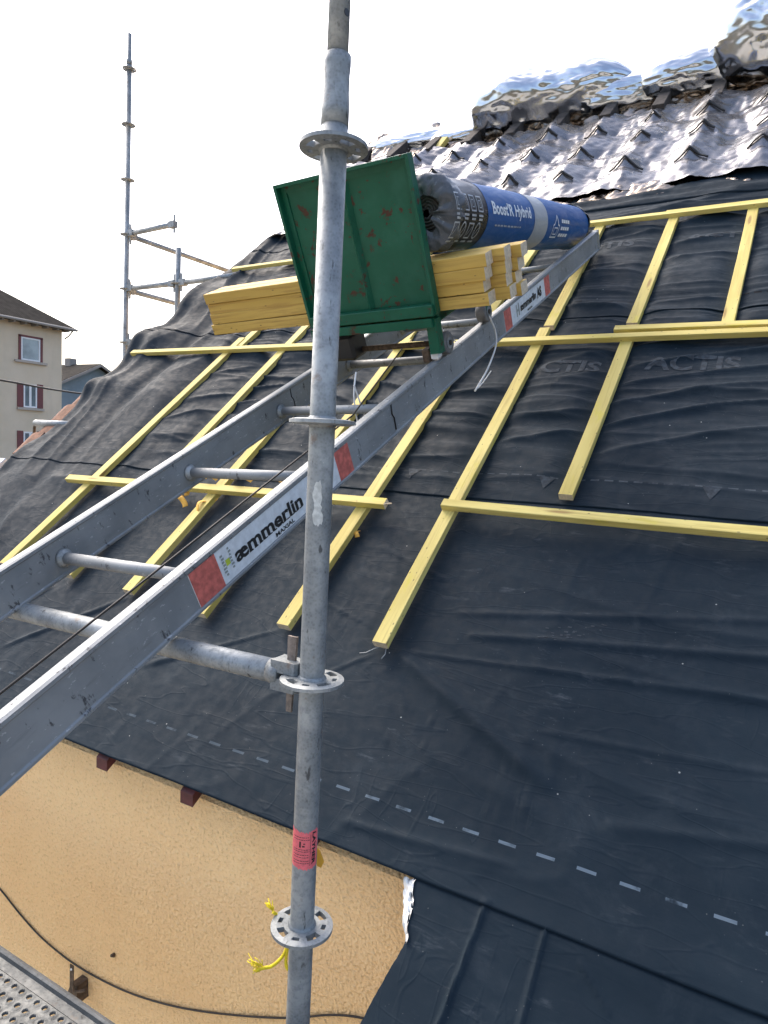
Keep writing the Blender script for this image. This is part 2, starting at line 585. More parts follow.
def H(X, S):
    wx = vn(X * .8, S * .8, 1); wy = vn(X * 1.3 + 9, S * 1.1, 2)
    up = sst(1.85, 2.35, S)
    left = 1 - sst(-3.55, -2.75, X + .25 * (S - 2))
    f1 = ridge(X * .32 + .7 * wx, S * 2.9 + 1.3 * wx + .55 * X + .6 * wy, 3) ** 3
    f2 = ridge(X * .45 + 3, S * 6.4 + 1.6 * wx - .75 * X + .9 * wy, 4) ** 3
    f3 = ridge(X * .75 - 3, S * 13 + 2.4 * wy + 1.3 * X, 5) ** 2 * (.2 + 1.3 * vn(X * 1.1, S * 1.8, 17))
    f4 = ridge(X * 1.3 + 8, S * 24 + 3.0 * wx - 1.6 * X, 18) ** 2 * sst(.45, .75, vn(X * 1.5 + 4, S * 2, 19))
    fold = .020 * f1 + .022 * f2 + .013 * f3 + .005 * f4
    g1 = ridge(X * 3.1 + .55 * S + 1.5 * wy, S * .55 + wx, 6) ** 3
    g2 = ridge(X * 7 + 1.1 * S + 1.4 * wx, S * 1.0, 7) ** 2
    fan = .045 * g1 + .016 * g2
    low = .007 * (fbm(X * 1.4, S * 2.6, 8) - .5) + .008 * ridge(X * .6 + wy, S * 5.2 + 1.4 * wx + .35 * X, 9) ** 3 * sst(-1.2, -.3, X) + .0025 * ridge(X * 6 + 4 * wx, S * 3.2, 10) ** 4
    h = low * (1 - up) + up * (fold * (1 - left) + fan * left) + (1 - up) * fan * .6 * left
    for (x0, s0, x1, s1, w, a) in CREASES:
        dx, ds = x1 - x0, s1 - s0; L2 = dx * dx + ds * ds
        t = ((X - x0) * dx + (S - s0) * ds) / L2
        tc = np.clip(t, 0, 1)
        dd = np.hypot(X - x0 - tc * dx, S - s0 - tc * ds) + .012 * (wy - .5)
        ta = np.clip(np.minimum(t + .12, 1.08 - t) * 5, 0, 1)
        h = h + .95 * a * ta * np.exp(-(dd / (.6 * w)) ** 2)
    kx = (X + .744) / .443
    col = np.round(kx); s_lo = np.where(col == 0, 1.95, np.where(col == 1, 3.2, 1.08))
    pin = np.exp(-(((kx - col) * .443) / .075) ** 2) * sst(s_lo - .05, s_lo + .12, S) * (1 - sst(4.55, 4.8, S)) * (col <= 1)
    h = h * (1 - .75 * pin)
    # lumps, then the fall over the verge
    h = h + .11 * (1 - sst(-4.45, -3.85, X)) * (fbm(S * 1.7, X * .8, 12) - .35)
    ev = np.exp(-((X + 4.42) / .38) ** 2)
    h = h + ev * (.12 * np.exp(-((S - 3.35) / .20) ** 2) + .08 * np.exp(-((S - 4.05) / .25) ** 2) + .06 * np.exp(-((S - 2.75) / .12) ** 2))
    t = np.clip((-4.33 - X) / .17, 0, 1)
    return h - .16 * t ** 1.6


def Hs(x, s):
    return float(H(np.array([x]), np.array([s]))[0])


def sheet(x0, x1, s0, s1, off, label, seed, dx=.0105, ds=.0085, left=None):
    xs = np.linspace(x0, x1, int((x1 - x0) / dx)); ss = np.linspace(s0, s1, int((s1 - s0) / ds))
    X, S = np.meshgrid(xs, ss, indexing='ij')
    edge = .010 * (fbm(xs * 1.7, xs * 0 + seed, 14) - .5)
    k = np.exp(-(S - s0) / .04)
    S2 = S + k * edge[:, None]
    h = H(X, S2) + off + k * .007 * np.maximum(0, vn(X * 3.5, X * 0 + seed, 15) - .45)
    if left is not None:
        X = X + (left(S2) - x0) * np.exp(-(X - x0) / .05)
    P = np.stack([X, S2, h], -1)
    skirt = P[:, :1].copy(); skirt[..., 2] -= .0025; skirt[..., 1] += .002
    P = np.concatenate([skirt, P], 1)
    o = link('roof_membrane', grid_mesh('roof_membrane', P), MEM, None, ROOF)
    return tag(o, label, 'roof membrane', 'black membrane sheets lapped over the roof')


XR = 2.6
low_edge = lambda S: np.interp(S, [0.0, .06, .10, .149, .20, .285, .347, .40, .485], [-.775, -.757, -.748, -.738, -.730, -.714, -.705, -.722, -.742]) + .016 * (fbm(S * 26, S * 0, 21) - .5)
sheet(-.74, XR, .015, .60, -.0045, 'lowest black sheet with ragged left edge below the membrane lap, beside the ochre wall', 1, dx=.006, left=low_edge)
sh1 = sheet(-4.50, XR, .487, 2.03, .000, 'wide smooth black sheet along the eave with pale dashes, under the batten ends', 2)
sh2 = sheet(-4.50, XR, 1.955, 3.50, .003, 'wrinkled black sheet crossed by the long middle cross batten, marked with triangles', 3)
sh3 = sheet(-4.50, XR, 3.425, 4.98, .006, 'wrinkled black sheet between the middle and the topmost cross battens', 4)
sh4 = sheet(-4.50, XR, 4.90, 5.45, .009, 'highest black sheet, running up under the quilted silver foil', 5, ds=.02)


def decal(bm, x, s, parent, off, m, name='printed_mark', L=.03):
    refine(bm, L)
    return bm_obj(bm, lambda c: Vector((x + c.x, s + c.y, Hs(x + c.x, s + c.y) + off + .0022)), name, m, parent)


for x in (-.835, -.217, .40, -1.45):
    bm = bmesh.new(); bm.faces.new([bm.verts.new(p) for p in ((0, -.035, 0), (.034, .032, 0), (-.034, .032, 0))])
    decal(bm, x, 2.075, sh2, .003, MARK, 'printed_triangle')
for (x, s, sh, off) in ((-.60, 2.90, sh2, .003), (-1.20, 2.87, sh2, .003), (.10, 2.92, sh2, .003), (-.62, 4.27, sh3, .006), (-1.3, 4.25, sh3, .006)):
    decal(fit(text_bm('ACTIS', .12, .004), 0, .40, 0, .105), x, s, sh, off, MARK, 'printed_lettering', .035)

# a boot print
rnd = random.Random(4)
rs = []
for i in range(26):
    a = rnd.uniform(0, 1); x = -.63 + .17 * a + rnd.uniform(-.02, .02); s = 1.33 + .07 * a ** 1.5 + rnd.uniform(-.03, .03)
    rs.append((x, s, x + rnd.uniform(.006, .014), s + rnd.uniform(.003, .007)))
bm = rects_bm(rs); refine(bm, .02)
bm_obj(bm, lambda c: Vector((c.x, c.y, Hs(c.x, c.y) + .002)), 'boot_print', MARK, sh1)

# ------------------------------------------------------------------ the house under the membrane
XW0, XW1, YW = -4.28, 4.6, 1.63
RID = RP(0, 7.65, -.02)
hs = empty('house', Vector((-1, YW, -6.2)), 'rendered ochre house being reroofed, its slope covered in black membrane', 'house')
hi = Matrix.Translation(-Vector((-1, YW, -6.2)))
eY = YW; ez = RP(0, 0, -.10); zf = ez.z + (YW - ez.y) * math.tan(TH)
yb = 2 * RID.y - YW
MB().prism([(XW0, YW, -6.2), (XW0, YW, zf), (XW0, RID.y, RID.z - .12), (XW0, yb, zf), (XW0, yb, -6.2)], (XW1 - XW0, 0, 0), hi).build('wall', CREPI, hs)
f0, f1 = RP(0, .56, -.016), RP(0, .56, -.06)
b0 = Vector((0, 2 * RID.y - f0.y, f0.z)); b1 = Vector((0, 2 * RID.y - f1.y, f1.z))
MB().prism([(-4.34, p.y, p.z) for p in (f0, RID, b0, b1, RID - Vector((0, 0, .06)), f1)], (4.6 + 4.34, 0, 0), hi).build('roof', DECKW, hs)
MB().box((-.70, .02, -.09), (4.4, .485, -.022), 0, ROOF).build('lower_roof', DECKW, hs, hi)
for k in range(-5, 3):
    x = -2.0 + .418 * k + (.055 if k == 2 else 0)
    p, q_ = RP(x - .028, .478, -.020), RP(x - .028, .95, -.020)
    MB().prism([p, q_, q_ - Vector((0, 0, .10)), p - Vector((0, 0, .040))], (.056, 0, 0)).build('rafter', REDWOOD, hs, hi)
for k in range(-8, 7):
    x = -.744 + .443 * k
    MB().box((x - .05, 6.84, -.02), (x + .05, 7.6, .13), .004, ROOF).build('rafter', DARKWOOD, hs, hi)
for k in range(4):                                                     # verge tiles left under the sheet
    s = 2.05 + .165 * k
    o = MB()
    pts = [(-4.53 + .0 * k, .0), (-4.515, .030), (-4.46, .046), (-4.36, .050), (-4.36, .036), (-4.45, .032), (-4.50, .018), (-4.515, -.006)]
    o.prism([(x - .004 * k, s, h - .065 - .012 * (k % 2)) for x, h in pts], (0, .20, .016), ROOF).build('verge_tile', TILE, hs, hi)
MB().box((-4.66, .55, -.11), (-4.575, 2.02, -.055), .003, ROOF).build('verge_board', WHITE, hs, hi)
# crumpled foil edge of the insulation where the lower sheet is cut
n, mq = 40, 10
ss = np.linspace(.34, .487, n); ww = np.linspace(0, 1, mq)
S, W = np.meshgrid(ss, ww, indexing='ij')
wid = .012 + .026 * sst(.33, .45, S)
Xe = low_edge(S) + .006 - W * wid + .008 * (fbm(S * 40, W * 3, 22) - .5)
he = -.016 + .018 * crease(S * 22, W * 2.5, 23, 3) - .02 * W
link('insulation_edge', grid_mesh('insulation_edge', np.stack([Xe, S, he], -1), False), m_foil('torn_white_foil', (.80, .81, .80), (.9, .9, .88), .3, .5, 60, .5, .35), hs, hi @ ROOF)

# ------------------------------------------------------------------ battens
def batten_mesh(L, w, h, seed, nseg=14, bow=.004):
    bm = bmesh.new(); rr = random.Random(seed)
    ph = rr.uniform(0, 6); b = .0018
    prof = [(-w / 2 + b, 0), (w / 2 - b, 0), (w / 2, b), (w / 2, h - b), (w / 2 - b, h), (-w / 2 + b, h), (-w / 2, h - b), (-w / 2, b)]
    rings = []
    for i in range(nseg + 1):
        y = L * i / nseg
        dx = bow * math.sin(ph + 2.2 * y); dz = bow * .5 * math.sin(ph * 2 + 1.7 * y)
        rings.append([bm.verts.new((x + dx + rr.uniform(-.0005, .0005), y, z + dz)) for x, z in prof])
    for a, c in zip(rings, rings[1:]):
        for k in range(8):
            bm.faces.new((a[k], c[k], c[(k + 1) % 8], a[(k + 1) % 8]))
    e0 = bm.faces.new(rings[0]); e1 = bm.faces.new(list(reversed(rings[-1])))
    e0.material_index = e1.material_index = 1
    bmesh.ops.recalc_face_normals(bm, faces=bm.faces[:])
    me = bpy.data.meshes.new('batten'); bm.to_mesh(me); bm.free()
    return me


def timber(name, p, q, w, h, label, cat, group, seed, mats=(YEL, ENDW), up=NV):
    """p -> q: centre line of the underside"""
    p, q = Vector(p), Vector(q)
    y = (q - p).normalized(); x = y.cross(up).normalized(); z = x.cross(y)
    me = batten_mesh((q - p).length, w, h, seed)
    for m in mats: me.materials.append(m)
    o = bpy.data.objects.new(name, me); COL.objects.link(o)
    o.matrix_world = frame(x, y, z, p)
    return tag(o, label, cat, group)


GC = 'counter battens nailed up the roof slope'
CBW, CBH = .056, .030
cb = [  # x bottom, s0, x top, s1, label
    (-3.452, 1.165, -3.43, 3.42, 'leftmost counter batten, running from the left frame edge up to the long cross batten'),
    (-3.37, 3.30, -3.31, 4.72, 'short counter batten piece above the long cross batten, under the left end of the planks'),
    (-2.945, 1.18, -2.94, 4.72, 'second counter batten from the left, crossing behind the far ladder rail'),
    (-2.505, 1.165, -2.455, 4.72, 'counter batten with orange shavings, between the two ladder rails'),
    (-2.03, 1.13, -2.05, 4.72, 'counter batten whose lower end peeks out under the red ladder sticker'),
    (-1.612, 1.16, -1.585, 4.72, 'counter batten passing just behind the near scaffold pole'),
    (-1.182, 1.17, -1.205, 3.37, 'long counter batten with free lower end and bent wire, right of the scaffold pole'),
    (-1.190, 3.385, -1.20, 4.76, 'counter batten rising to the tip of the ladder, below the blue roll'),
    (-.742, 2.02, -.735, 3.36, 'counter batten with square lower end standing clear above the low right cross batten'),
    (-.748, 3.375, -.737, 4.73, 'counter batten left of the two on the upper right, above the doubled cross batten'),
    (-.290, 3.34, -.296, 4.73, 'rightmost counter batten, on the upper right above the doubled cross batten')]
for i, (xa, sa, xb, sb, lab) in enumerate(cb):
    fa, fb = 1 - .044 / D0, 1 - .054 / D0
    timber('counter_batten', RP(xa * fa, sa * fa, .020), RP(xb * fb, sb * fb, .028), CBW, CBH, lab, 'batten', GC, 100 + i)
GX = 'cross battens laid along the roof'
cw, chh = .042, .029
xb = [
    (-4.44, 3.268, -2.00, 3.268, .051, 'long left cross batten sticking out past the verge towards the far scaffold'),
    (-2.10, 3.235, XR, 3.268, .052, 'long middle cross batten passing under the green cart and the ladder'),
    (-.82, 3.318, XR, 3.322, .052, 'cross batten laid double just above the long middle one, on the right'),
    (-1.235, 1.912, XR, 1.912, .051, 'lowest right cross batten, its square left end on a counter batten'),
    (-3.66, 1.842, -1.50, 1.882, .051, 'low left cross batten with splintered right end, behind the ladder rails'),
    (-1.50, 4.775, XR, 4.735, .054, 'topmost cross batten, from the end of the blue roll to the right'),
    (-.80, 4.790, XR, 4.790, .054, 'cross batten doubling the topmost one on the right'),
    (-4.44, 4.68, -2.2, 4.74, .050, 'upper left cross batten near the verge, above the plank bundle')]
for i, (xa, sa, xq, sb, h, lab) in enumerate(xb):
    fh = 1 - (h + .018) / D0
    sa, sb, xa = sa * fh, sb * fh, xa * fh
    xq = xq if xq > 1 else xq * fh
    o = timber('cross_batten', RP(xa, sa, h), RP(xq, sb, h), cw, chh, lab, 'batten', GX, 200 + i)
    if 'splintered' in lab:
        sp = MB()
        L = (RP(xq, sb, h) - RP(xa, sa, h)).length
        for k in range(7):
            z = .003 + .0036 * k; xx = -.015 + .005 * k
            sp.prism([(xx - .004, L - .002, z), (xx + .004, L - .002, z), (xx + .001, L + random.uniform(.012, .03), z + .002)], (0, 0, .003))
        sp.build('splinters', ENDW, o)

# bent tie wire at the end of the long counter batten
o = MB()
o.tube([RP(-1.225, 1.100, .024), RP(-1.205, 1.110, .020), RP(-1.178, 1.135, .021), RP(-1.16, 1.150, .019), RP(-1.14, 1.145, .019), RP(-1.132, 1.120, .020), RP(-1.136, 1.098, .022)], .0018, 6)
tag(o.build('tie_wire', GALV), 'thin bent wire with two free ends under the foot of the long counter batten', 'wire')

# shavings on the low left cross batten
GS = 'orange wood shavings on the battens'
def shaving(x, s, h, L, w, amp, turns, rot, label):
    bm = bmesh.new(); n = 22; prev = None
    for i in range(n + 1):
        t = i / n
        y = (t - .5) * L; z = amp * (1 - math.cos(turns * 2 * PI * t)) * .5 + .004 * math.sin(9 * t)
        xx = .3 * amp * math.sin(turns * 2 * PI * t + 1)
        a, b = bm.verts.new((xx - w / 2, y, z)), bm.verts.new((xx + w / 2, y, z + .004 * math.sin(5 * t)))
        if prev: bm.faces.new((prev[0], prev[1], b, a)).smooth = True
        prev = (a, b)
    me = bpy.data.meshes.new('wood_shaving'); bm.to_mesh(me); bm.free()
    o = link('wood_shaving', me, SHAV, None, ROOF @ Matrix.Translation((x, s, h)) @ Matrix.Rotation(rot, 4, 'Z'))
    o.modifiers.new('t', 'SOLIDIFY').thickness = .0012
    tag(o, label, 'wood shaving', GS)
shaving(-2.30, 1.872, .082, .17, .045, .030, 1.2, 1.5, 'fat orange curl of wood on the low left cross batten, nearest the pole')
shaving(-2.50, 1.862, .083, .14, .030, .016, 1.6, 1.4, 'small pale curl of wood at the batten crossing between the ladder rails')
shaving(-2.60, 1.74, .030, .13, .028, .035, 1.3, .6, 'looped shaving hanging left of the counter batten, below the crossing')
shaving(-2.43, 1.70, .030, .15, .022, .040, 1.1, -.2, 'thin looped shaving hanging right of the counter batten, below the crossing')
shaving(-2.02, 1.880, .082, .07, .030, .020, 1.1, 1.6, 'little orange chip on the cross batten beside the near ladder rail')
shaving(-1.53, 1.66, .020, .04, .02, .012, 1.0, .4, 'tiny chip beside the counter batten right of the scaffold pole')

# ------------------------------------------------------------------ foil at the ridge
def grid_thing(name, X, Y, Z, m, label, cat, group=None, M=ROOF, smooth=True, parent=None, flip=False):
    P = np.stack([X, Y, Z], -1)
    if flip: P = P[::-1]
    o = link(name, grid_mesh(name, P, smooth), m, parent, M)
    if label: tag(o, label, cat, group)
    return o


def quilt_h(X, S):
    Xw = X + .05 * (vn(X * 2.1, S * 2.3, 41) - .5)
    ph = (Xw + .744) / .443
    u = np.abs(ph - np.round(ph)) * 2                                  # 0 on the counter batten, 1 half way
    col = np.round(ph)
    st = (S - 5.50 + .05 * np.sin(col * 2.3)) / .535
    fr = st - np.floor(st)
    step = np.where(fr > .90, (fr - .90) / .10, (1 - fr) / .90)          # peaks at each strap, sinks up-slope
    spread = .62 + .38 * (1 - step)                                      # tents narrow at the straps, wide between
    tent = np.clip(1 - u / spread, 0, 1)
    h = .040 + tent * (.060 + .060 * step) * (.75 + .5 * vn(X * 1.9 + 5, S * 1.6, 48)) * (.25 + .75 * sst(5.16, 5.42, S))
    h = h + .020 * np.sin(PI * fr) * (1 - tent)
    return h + .092 * (facets(X * 4.2, S * 3.4, 340, 4, .5) - .5)


xs = np.arange(-4.35, XR, .0135); ss = np.arange(5.17, 6.98, .0135)
X, S = np.meshgrid(xs, ss, indexing='ij')
e0 = .10 * (fbm(xs * 1.6, xs * 0, 46) - .5) 
S2 = S + e0[:, None] * (1 - sst(5.17, 5.7, S))
qh = quilt_h(X, S2)
qh = qh + .02 * (1 - sst(5.17, 5.27, S)) * fbm(X * 9, X * 0, 47)
q = grid_thing('insulation_blanket', X, S2, qh, QUILT, 'quilted silver insulation blanket tented over the battens with black straps below the ridge', 'insulation blanket')
q['kind'] = 'thing'
for k in range(-8, 8):
    x = -.744 + .443 * k
    for j in range(3):
        s = 5.50 - .05 * math.sin(round((x + .744) / .443) * 2.3) + .535 * j + random.uniform(-.012, .012)
        if x < -4.2 or x > XR - .2: continue
        bm = bmesh.new(); prev = None; nn = 17
        w = .098 + random.uniform(-.04, .03)
        for i in range(nn):
            dx = (i / (nn - 1) - .5) * 2 * w
            a = []
            for ds_, dz in ((-.010, .013), (.006, .016)):
                ss_ = s + ds_ - .25 * abs(dx)
                hh = max(float(quilt_h(np.array([x + dx]), np.array([ss_ + e])).item()) for e in (-.012, 0, .012))
                a.append(bm.verts.new((x + dx, ss_, hh + dz)))
            if prev: bm.faces.new((prev[0], a[0], a[1], prev[1])).smooth = True
            prev = a
        me = bpy.data.meshes.new('strap'); bm.to_mesh(me); bm.free()
        so = link('strap', me, STRAPB, q)
        so.modifiers.new('t', 'SOLIDIFY').thickness = .008

# bronze crumpled underside showing below the blanket
xs = np.arange(-3.0, XR, .012); vs = np.linspace(0, 1, 34)
X, V = np.meshgrid(xs, vs, indexing='ij')
S = 5.00 + .09 * fbm(X * 1.3, X * 0, 50) + V * .26
Z = .030 + .11 * (facets(X * 7, V * 2.2, 351, 4, .55) - .4) * (.35 + .65 * np.sin(PI * V))
grid_thing('foil_skirt', X, S, Z, BRONZE, 'crumpled bronze foil flap showing under the lower edge of the quilted blanket', 'foil flap')

# bronze lining in the hollow between the rafter heads
xs = np.arange(-4.3, XR, .016); vs = np.linspace(0, 1, 46)
X, V = np.meshgrid(xs, vs, indexing='ij')
S = 6.90 + V * .55
Z = -.02 + .16 * (facets(X * 4.0, V * 2.4, 354, 4, .55) - .3) * (.3 + V) + .17 * V ** 2
grid_thing('foil_lining', X, S, Z, BRONZE, 'dark crumpled bronze foil stuffed between the rafter heads under the ridge', 'foil lining')


def bundle(x0, x1, s0, h0, rs, rh, seed, label, taper=.35, name='foil_bundle', amp=.28, tr=.3):
    """a rolled, crumpled foil heap lying along the ridge"""
    nu, nv = int((x1 - x0) / .014), 120
    u = np.linspace(0, 1, nu); v = np.linspace(0, 2 * PI, nv)
    U, Vv = np.meshgrid(u, v, indexing='ij')
    e = np.minimum(U, 1 - U)
    kl = np.clip(U / taper, 0, 1); kr = np.clip((1 - U) / tr, 0, 1)
    k = np.sqrt(np.clip(1 - (1 - kl) ** 2.4, 0, 1)) * np.sqrt(np.clip(1 - (1 - kr) ** 1.6, 0, 1))
    k = k * (.90 + .20 * vn(U * (x1 - x0) * 2.2, U * 0, seed + 3))
    cs, sn = np.cos(Vv), np.sin(Vv)
    L = U * (x1 - x0)
    d = 1 + amp * (facets(L * 2.6 + .5 * sn, Vv * 1.5, seed + 300, 3, .5) - .5) + .09 * (facets(L * 4.5 + 1.6 * Vv, Vv * 4.2, seed + 309, 3, .55) - .5)
    X = x0 + L + .05 * (vn(U * 6, Vv, seed + 5) - .5)
    S = s0 + rs * k * d * np.sign(cs) * np.abs(cs) ** .85
    Z = h0 + rh * k * d * np.sign(sn) * np.abs(sn) ** .8
    o = grid_thing(name, X, S, Z, FOIL, label, 'foil bundle', 'silver foil heaped along the ridge')
    o.data.materials.append(BRONZE)
    # the bundle's lower flank shows the bronze side of the foil
    n, m = X.shape
    mid = (Vv[:-1, :-1] + .02 * 0)
    edge = 3.55 + .5 * (fbm(X[:-1, :-1] * 2.6, mid * .7, seed + 7) - .5)
    br = ((mid > edge - .12) & (mid < 5.8)).astype(np.int32).ravel()
    o.data.polygons.foreach_set('material_index', br)
    return o


bundle(-3.06, -1.45, 7.42, .20, .30, .31, 60, 'big rounded heap of blue-silver foil on the ridge, left of centre', .14, tr=.55)
bundle(-2.2, -.85, 7.44, .12, .25, .18, 66, 'low silver foil fold on the ridge, right of the big heap', .3)
bundle(-1.5, -.40, 7.42, .15, .25, .20, 72, 'middle silver foil fold on the ridge, beside the tall right heap', .3)
bundle(-.88, .75, 7.42, .28, .34, .42, 78, 'tallest heap of silver foil, cut by the right edge of the view', .42, amp=.40, tr=.2)
bundle(.6, XR, 7.44, .25, .3, .3, 84, 'foil heap continuing along the ridge beyond the right edge of the view', .3)
bundle(-4.45, -2.95, 7.46, .06, .20, .13, 90, 'thin crumpled foil fold at the left end of the ridge, above the green cart', .25)
bundle(-3.55, -2.8, 7.32, .06, .16, .11, 93, 'small crumpled bronze and silver fold left of the big foil heap', .3, amp=.2)
timber('batten_offcut', RP(-3.33, 7.0, .04), RP(-3.29, 7.16, .08), .075, .05, 'pale batten stub poking out at the left end of the ridge foil', 'batten', None, 300)

# ------------------------------------------------------------------ near scaffold pole
PX, PY = -.7515, 1.0640
pole = empty('scaffold_pole', Vector((PX, PY, -6.2)), 'tall galvanised scaffold pole in the foreground with rosette discs and pink label', 'scaffold pole')
pb = Matrix.Translation((-PX, -PY, 6.2))
tb = MB(); tb.tube([(PX, PY, -6.2), (PX, PY, -4), (PX, PY, -2), (PX, PY, -1), (PX, PY, 0), (PX, PY, .578)], .02415, 40)
tb.build('tube', GALV, pole, pb)
sp = MB()
zz = [.57, .60, .615, .63, .66, .675, .690, .693]
rr = [.0250, .0250, .0245, .0234, .0234, .0246, .0246, .0200]
sp.tube([(PX, PY, z) for z in zz], .025, 40, True, rr)
sp.build('collar', GALV, pole, pb)
MB().tube([(PX, PY, .69), (PX, PY, .9), (PX, PY, 1.25)], .0192, 36).build('spigot', GALV, pole, pb)
ca = Vector((-PX, -PY, 0)).normalized()
tocam = math.atan2(ca.y, ca.x)
d0 = Vector((math.cos(tocam + .75), math.sin(tocam + .75), 0))
o = MB(); c = Vector((PX, PY, .757)) + d0 * .0186
o.tube([c, c + d0 * .0012], .0062, 16); o.build('pin_hole', BLACKP, pole, pb)


def rosette(z, cx, cy, parent, inv, R=.0622, t=.0108, ri=.0255, detail=True, rot=0.0):
    """ring disc with four wide and four narrow slots"""
    bm = bmesh.new(); n = 96
    def hole(a):
        a = (a - rot) % (PI / 2)
        big = abs(a - PI / 4) < math.radians(16); sm = min(a, PI / 2 - a) < math.radians(10)
        return 1 if big else (2 if sm else 0)
    rad = [ri, .0362, .0400, .0488, .0512, R]
    vt = [[[bm.verts.new((cx + r * math.cos(2 * PI * k / n), cy + r * math.sin(2 * PI * k / n), z + s * t / 2 * (1 if i in (1, 2, 3, 4) or r == ri else .6))) for k in range(n)] for i, r in enumerate(rad)] for s in (-1, 1)]
    solid = {}
    for i in range(5):
        for k in range(n):
            h = hole(2 * PI * (k + .5) / n)
            solid[i, k] = not ((h == 1 and i in (1, 2, 3)) or (h == 2 and i in (2,)))
    for (i, k), s in solid.items():
        k2 = (k + 1) % n
        if not s: continue
        bm.faces.new((vt[1][i][k], vt[1][i + 1][k], vt[1][i + 1][k2], vt[1][i][k2]))
        bm.faces.new((vt[0][i][k2], vt[0][i + 1][k2], vt[0][i + 1][k], vt[0][i][k]))
        if not solid.get((i - 1, k), False) and i > 0: bm.faces.new((vt[0][i][k], vt[0][i][k2], vt[1][i][k2], vt[1][i][k]))
        if not solid.get((i + 1, k), False): bm.faces.new((vt[0][i + 1][k2], vt[0][i + 1][k], vt[1][i + 1][k], vt[1][i + 1][k2]))
        if not solid[i, (k - 1) % n]: bm.faces.new((vt[0][i + 1][k], vt[0][i][k], vt[1][i][k], vt[1][i + 1][k]))
        if not solid[i, k2]: bm.faces.new((vt[0][i][k2], vt[0][i + 1][k2], vt[1][i + 1][k2], vt[1][i][k2]))
    # weld collar
    for k in range(n):
        pass
    mb = MB(); mb.bm.free(); mb.bm = bm
    mb.tube([(cx, cy, z - t / 2 - .004), (cx, cy, z - t / 2), (cx, cy, z + t / 2), (cx, cy, z + t / 2 + .005)], .03, 32, False, [.0243, .0275, .0285, .0243])
    return mb.build('rosette', GALV, parent, inv)


for z in (.534, .0424, -.4545, -.962, -1.462, -1.962): rosette(z, PX, PY, pole, pb, rot=.35)
# stamped marks under discs and the tag
RT = .0246
def pole_wrap(u0, z0, r=RT):
    return lambda c: Vector((PX + r * math.cos(tocam + (u0 + c.x) / r), PY + r * math.sin(tocam + (u0 + c.x) / r), z0 + c.y))


ztop, zbot = -.748, -.824
rg = random.Random(3)
n, m = 40, 14
uu = np.linspace(-.0375, .030, n); vv = np.linspace(zbot, ztop, m)
U, V = np.meshgrid(uu, vv, indexing='ij')
jag = np.array([rg.uniform(-.003, .003) for _ in uu]); jag2 = np.array([rg.uniform(-.002, .002) for _ in uu])
V = V + jag[:, None] * (V > ztop - .002) + jag2[:, None] * (V < zbot + .002) - .004 * np.cos(U * 60)
P = np.stack([PX + RT * np.cos(tocam + U / RT), PY + RT * np.sin(tocam + U / RT), V], -1)
lab = link('label', grid_mesh('label', P), PINK, pole, pb); lab['label'] = 'pink label with black lettering'
R2 = RT + .0004
bm = fit(text_bm('LAYHER', .02, .0008), -.070, 0, 0, .0085); refine(bm, .006)
bm_obj(bm, lambda c: pole_wrap(.0145, 0, R2)(Vector((c.y, ztop - .006 + c.x, 0))) if False else pole_wrap(.0145, ztop - .004, R2)(Vector((c.y, -(c.x + .070) * .95, 0))), 'lettering', INK, lab)
rs = []
for k, z in enumerate((.062, .057, .037, .033, .026, .021, .014, .009)):
    x = -.026
    while x < .008:
        w = rg.uniform(.002, .006); rs.append((x, z, min(x + w, .009), z + .0012)); x += w + .0012
rs += [(-.012, .042, -.0085, .054), (-.006, .043, -.001, .046), (-.004, .049, 0, .051), (.0105, .004, .0112, .068)]
bm = rects_bm(rs); refine(bm, .005)
bm_obj(bm, lambda c: pole_wrap(0, zbot, R2)(Vector((c.x, c.y, 0))), 'lettering', INK, lab)
# scuffs of dried mortar
for (za, ua) in ((-.09, -.004), (-.13, -.002)):
    bm = bmesh.new(); N = 18
    vs = [bm.verts.new((ua + rg.uniform(.55, 1.1) * .010 * math.cos(2 * PI * i / N), rg.uniform(.6, 1.1) * .030 * math.sin(2 * PI * i / N), 0)) for i in range(N)]
    bm.faces.new(vs); refine(bm, .008)
    bm_obj(bm, pole_wrap(0, za, .02445), 'mortar_smear', m_flat('dried_mortar', (.55, .56, .53), .9, 0, .2, 90), pole, pb)

# ------------------------------------------------------------------ ledger carrying the ladder
LA, LB = Vector((PX - .075, PY + .002, -.4555)), Vector((-3.2, PY + .0, -.500))
led = empty('scaffold_ledger', LA, 'horizontal galvanised scaffold tube carrying the ladder, wedged to the near pole', 'scaffold tube')
li = Matrix.Translation(-LA)
pts = [LA.lerp(LB, t) for t in (0, .1, .25, .5, .75, 1)]
MB().tube(pts, .0238, 36).build('tube', GALV, led, li)
hd = MB()
M = frame(Vector((1, 0, 0)), Vector((0, 1, 0)), Vector((0, 0, 1)), Vector((PX, PY, -.4545)))
hd.prism([(-.085, -.022, .006), (-.030, -.020, .006), (-.026, -.012, .006), (-.026, .012, .006), (-.030, .020, .006), (-.085, .022, .006)], (0, 0, .024), M)
hd.prism([(-.085, -.022, -.030), (-.030, -.020, -.030), (-.026, -.012, -.030), (-.026, .012, -.030), (-.030, .020, -.030), (-.085, .022, -.030)], (0, 0, .024), M)
hd.tube([M @ Vector(p) for p in ((-.100, 0, 0), (-.082, 0, 0), (-.070, 0, 0))], .03, 24, True, [.0242, .0275, .024])
hd.build('wedge_head', GALV, led, li)
MB().prism([(-.058, -.003, -.075), (-.046, -.003, -.075), (-.038, -.003, .078), (-.060, -.003, .078)], (0, .006, 0), M).build('wedge', m_flat('worn_steel', (.20, .165, .14), .7, .3, .4, 60), led, li)

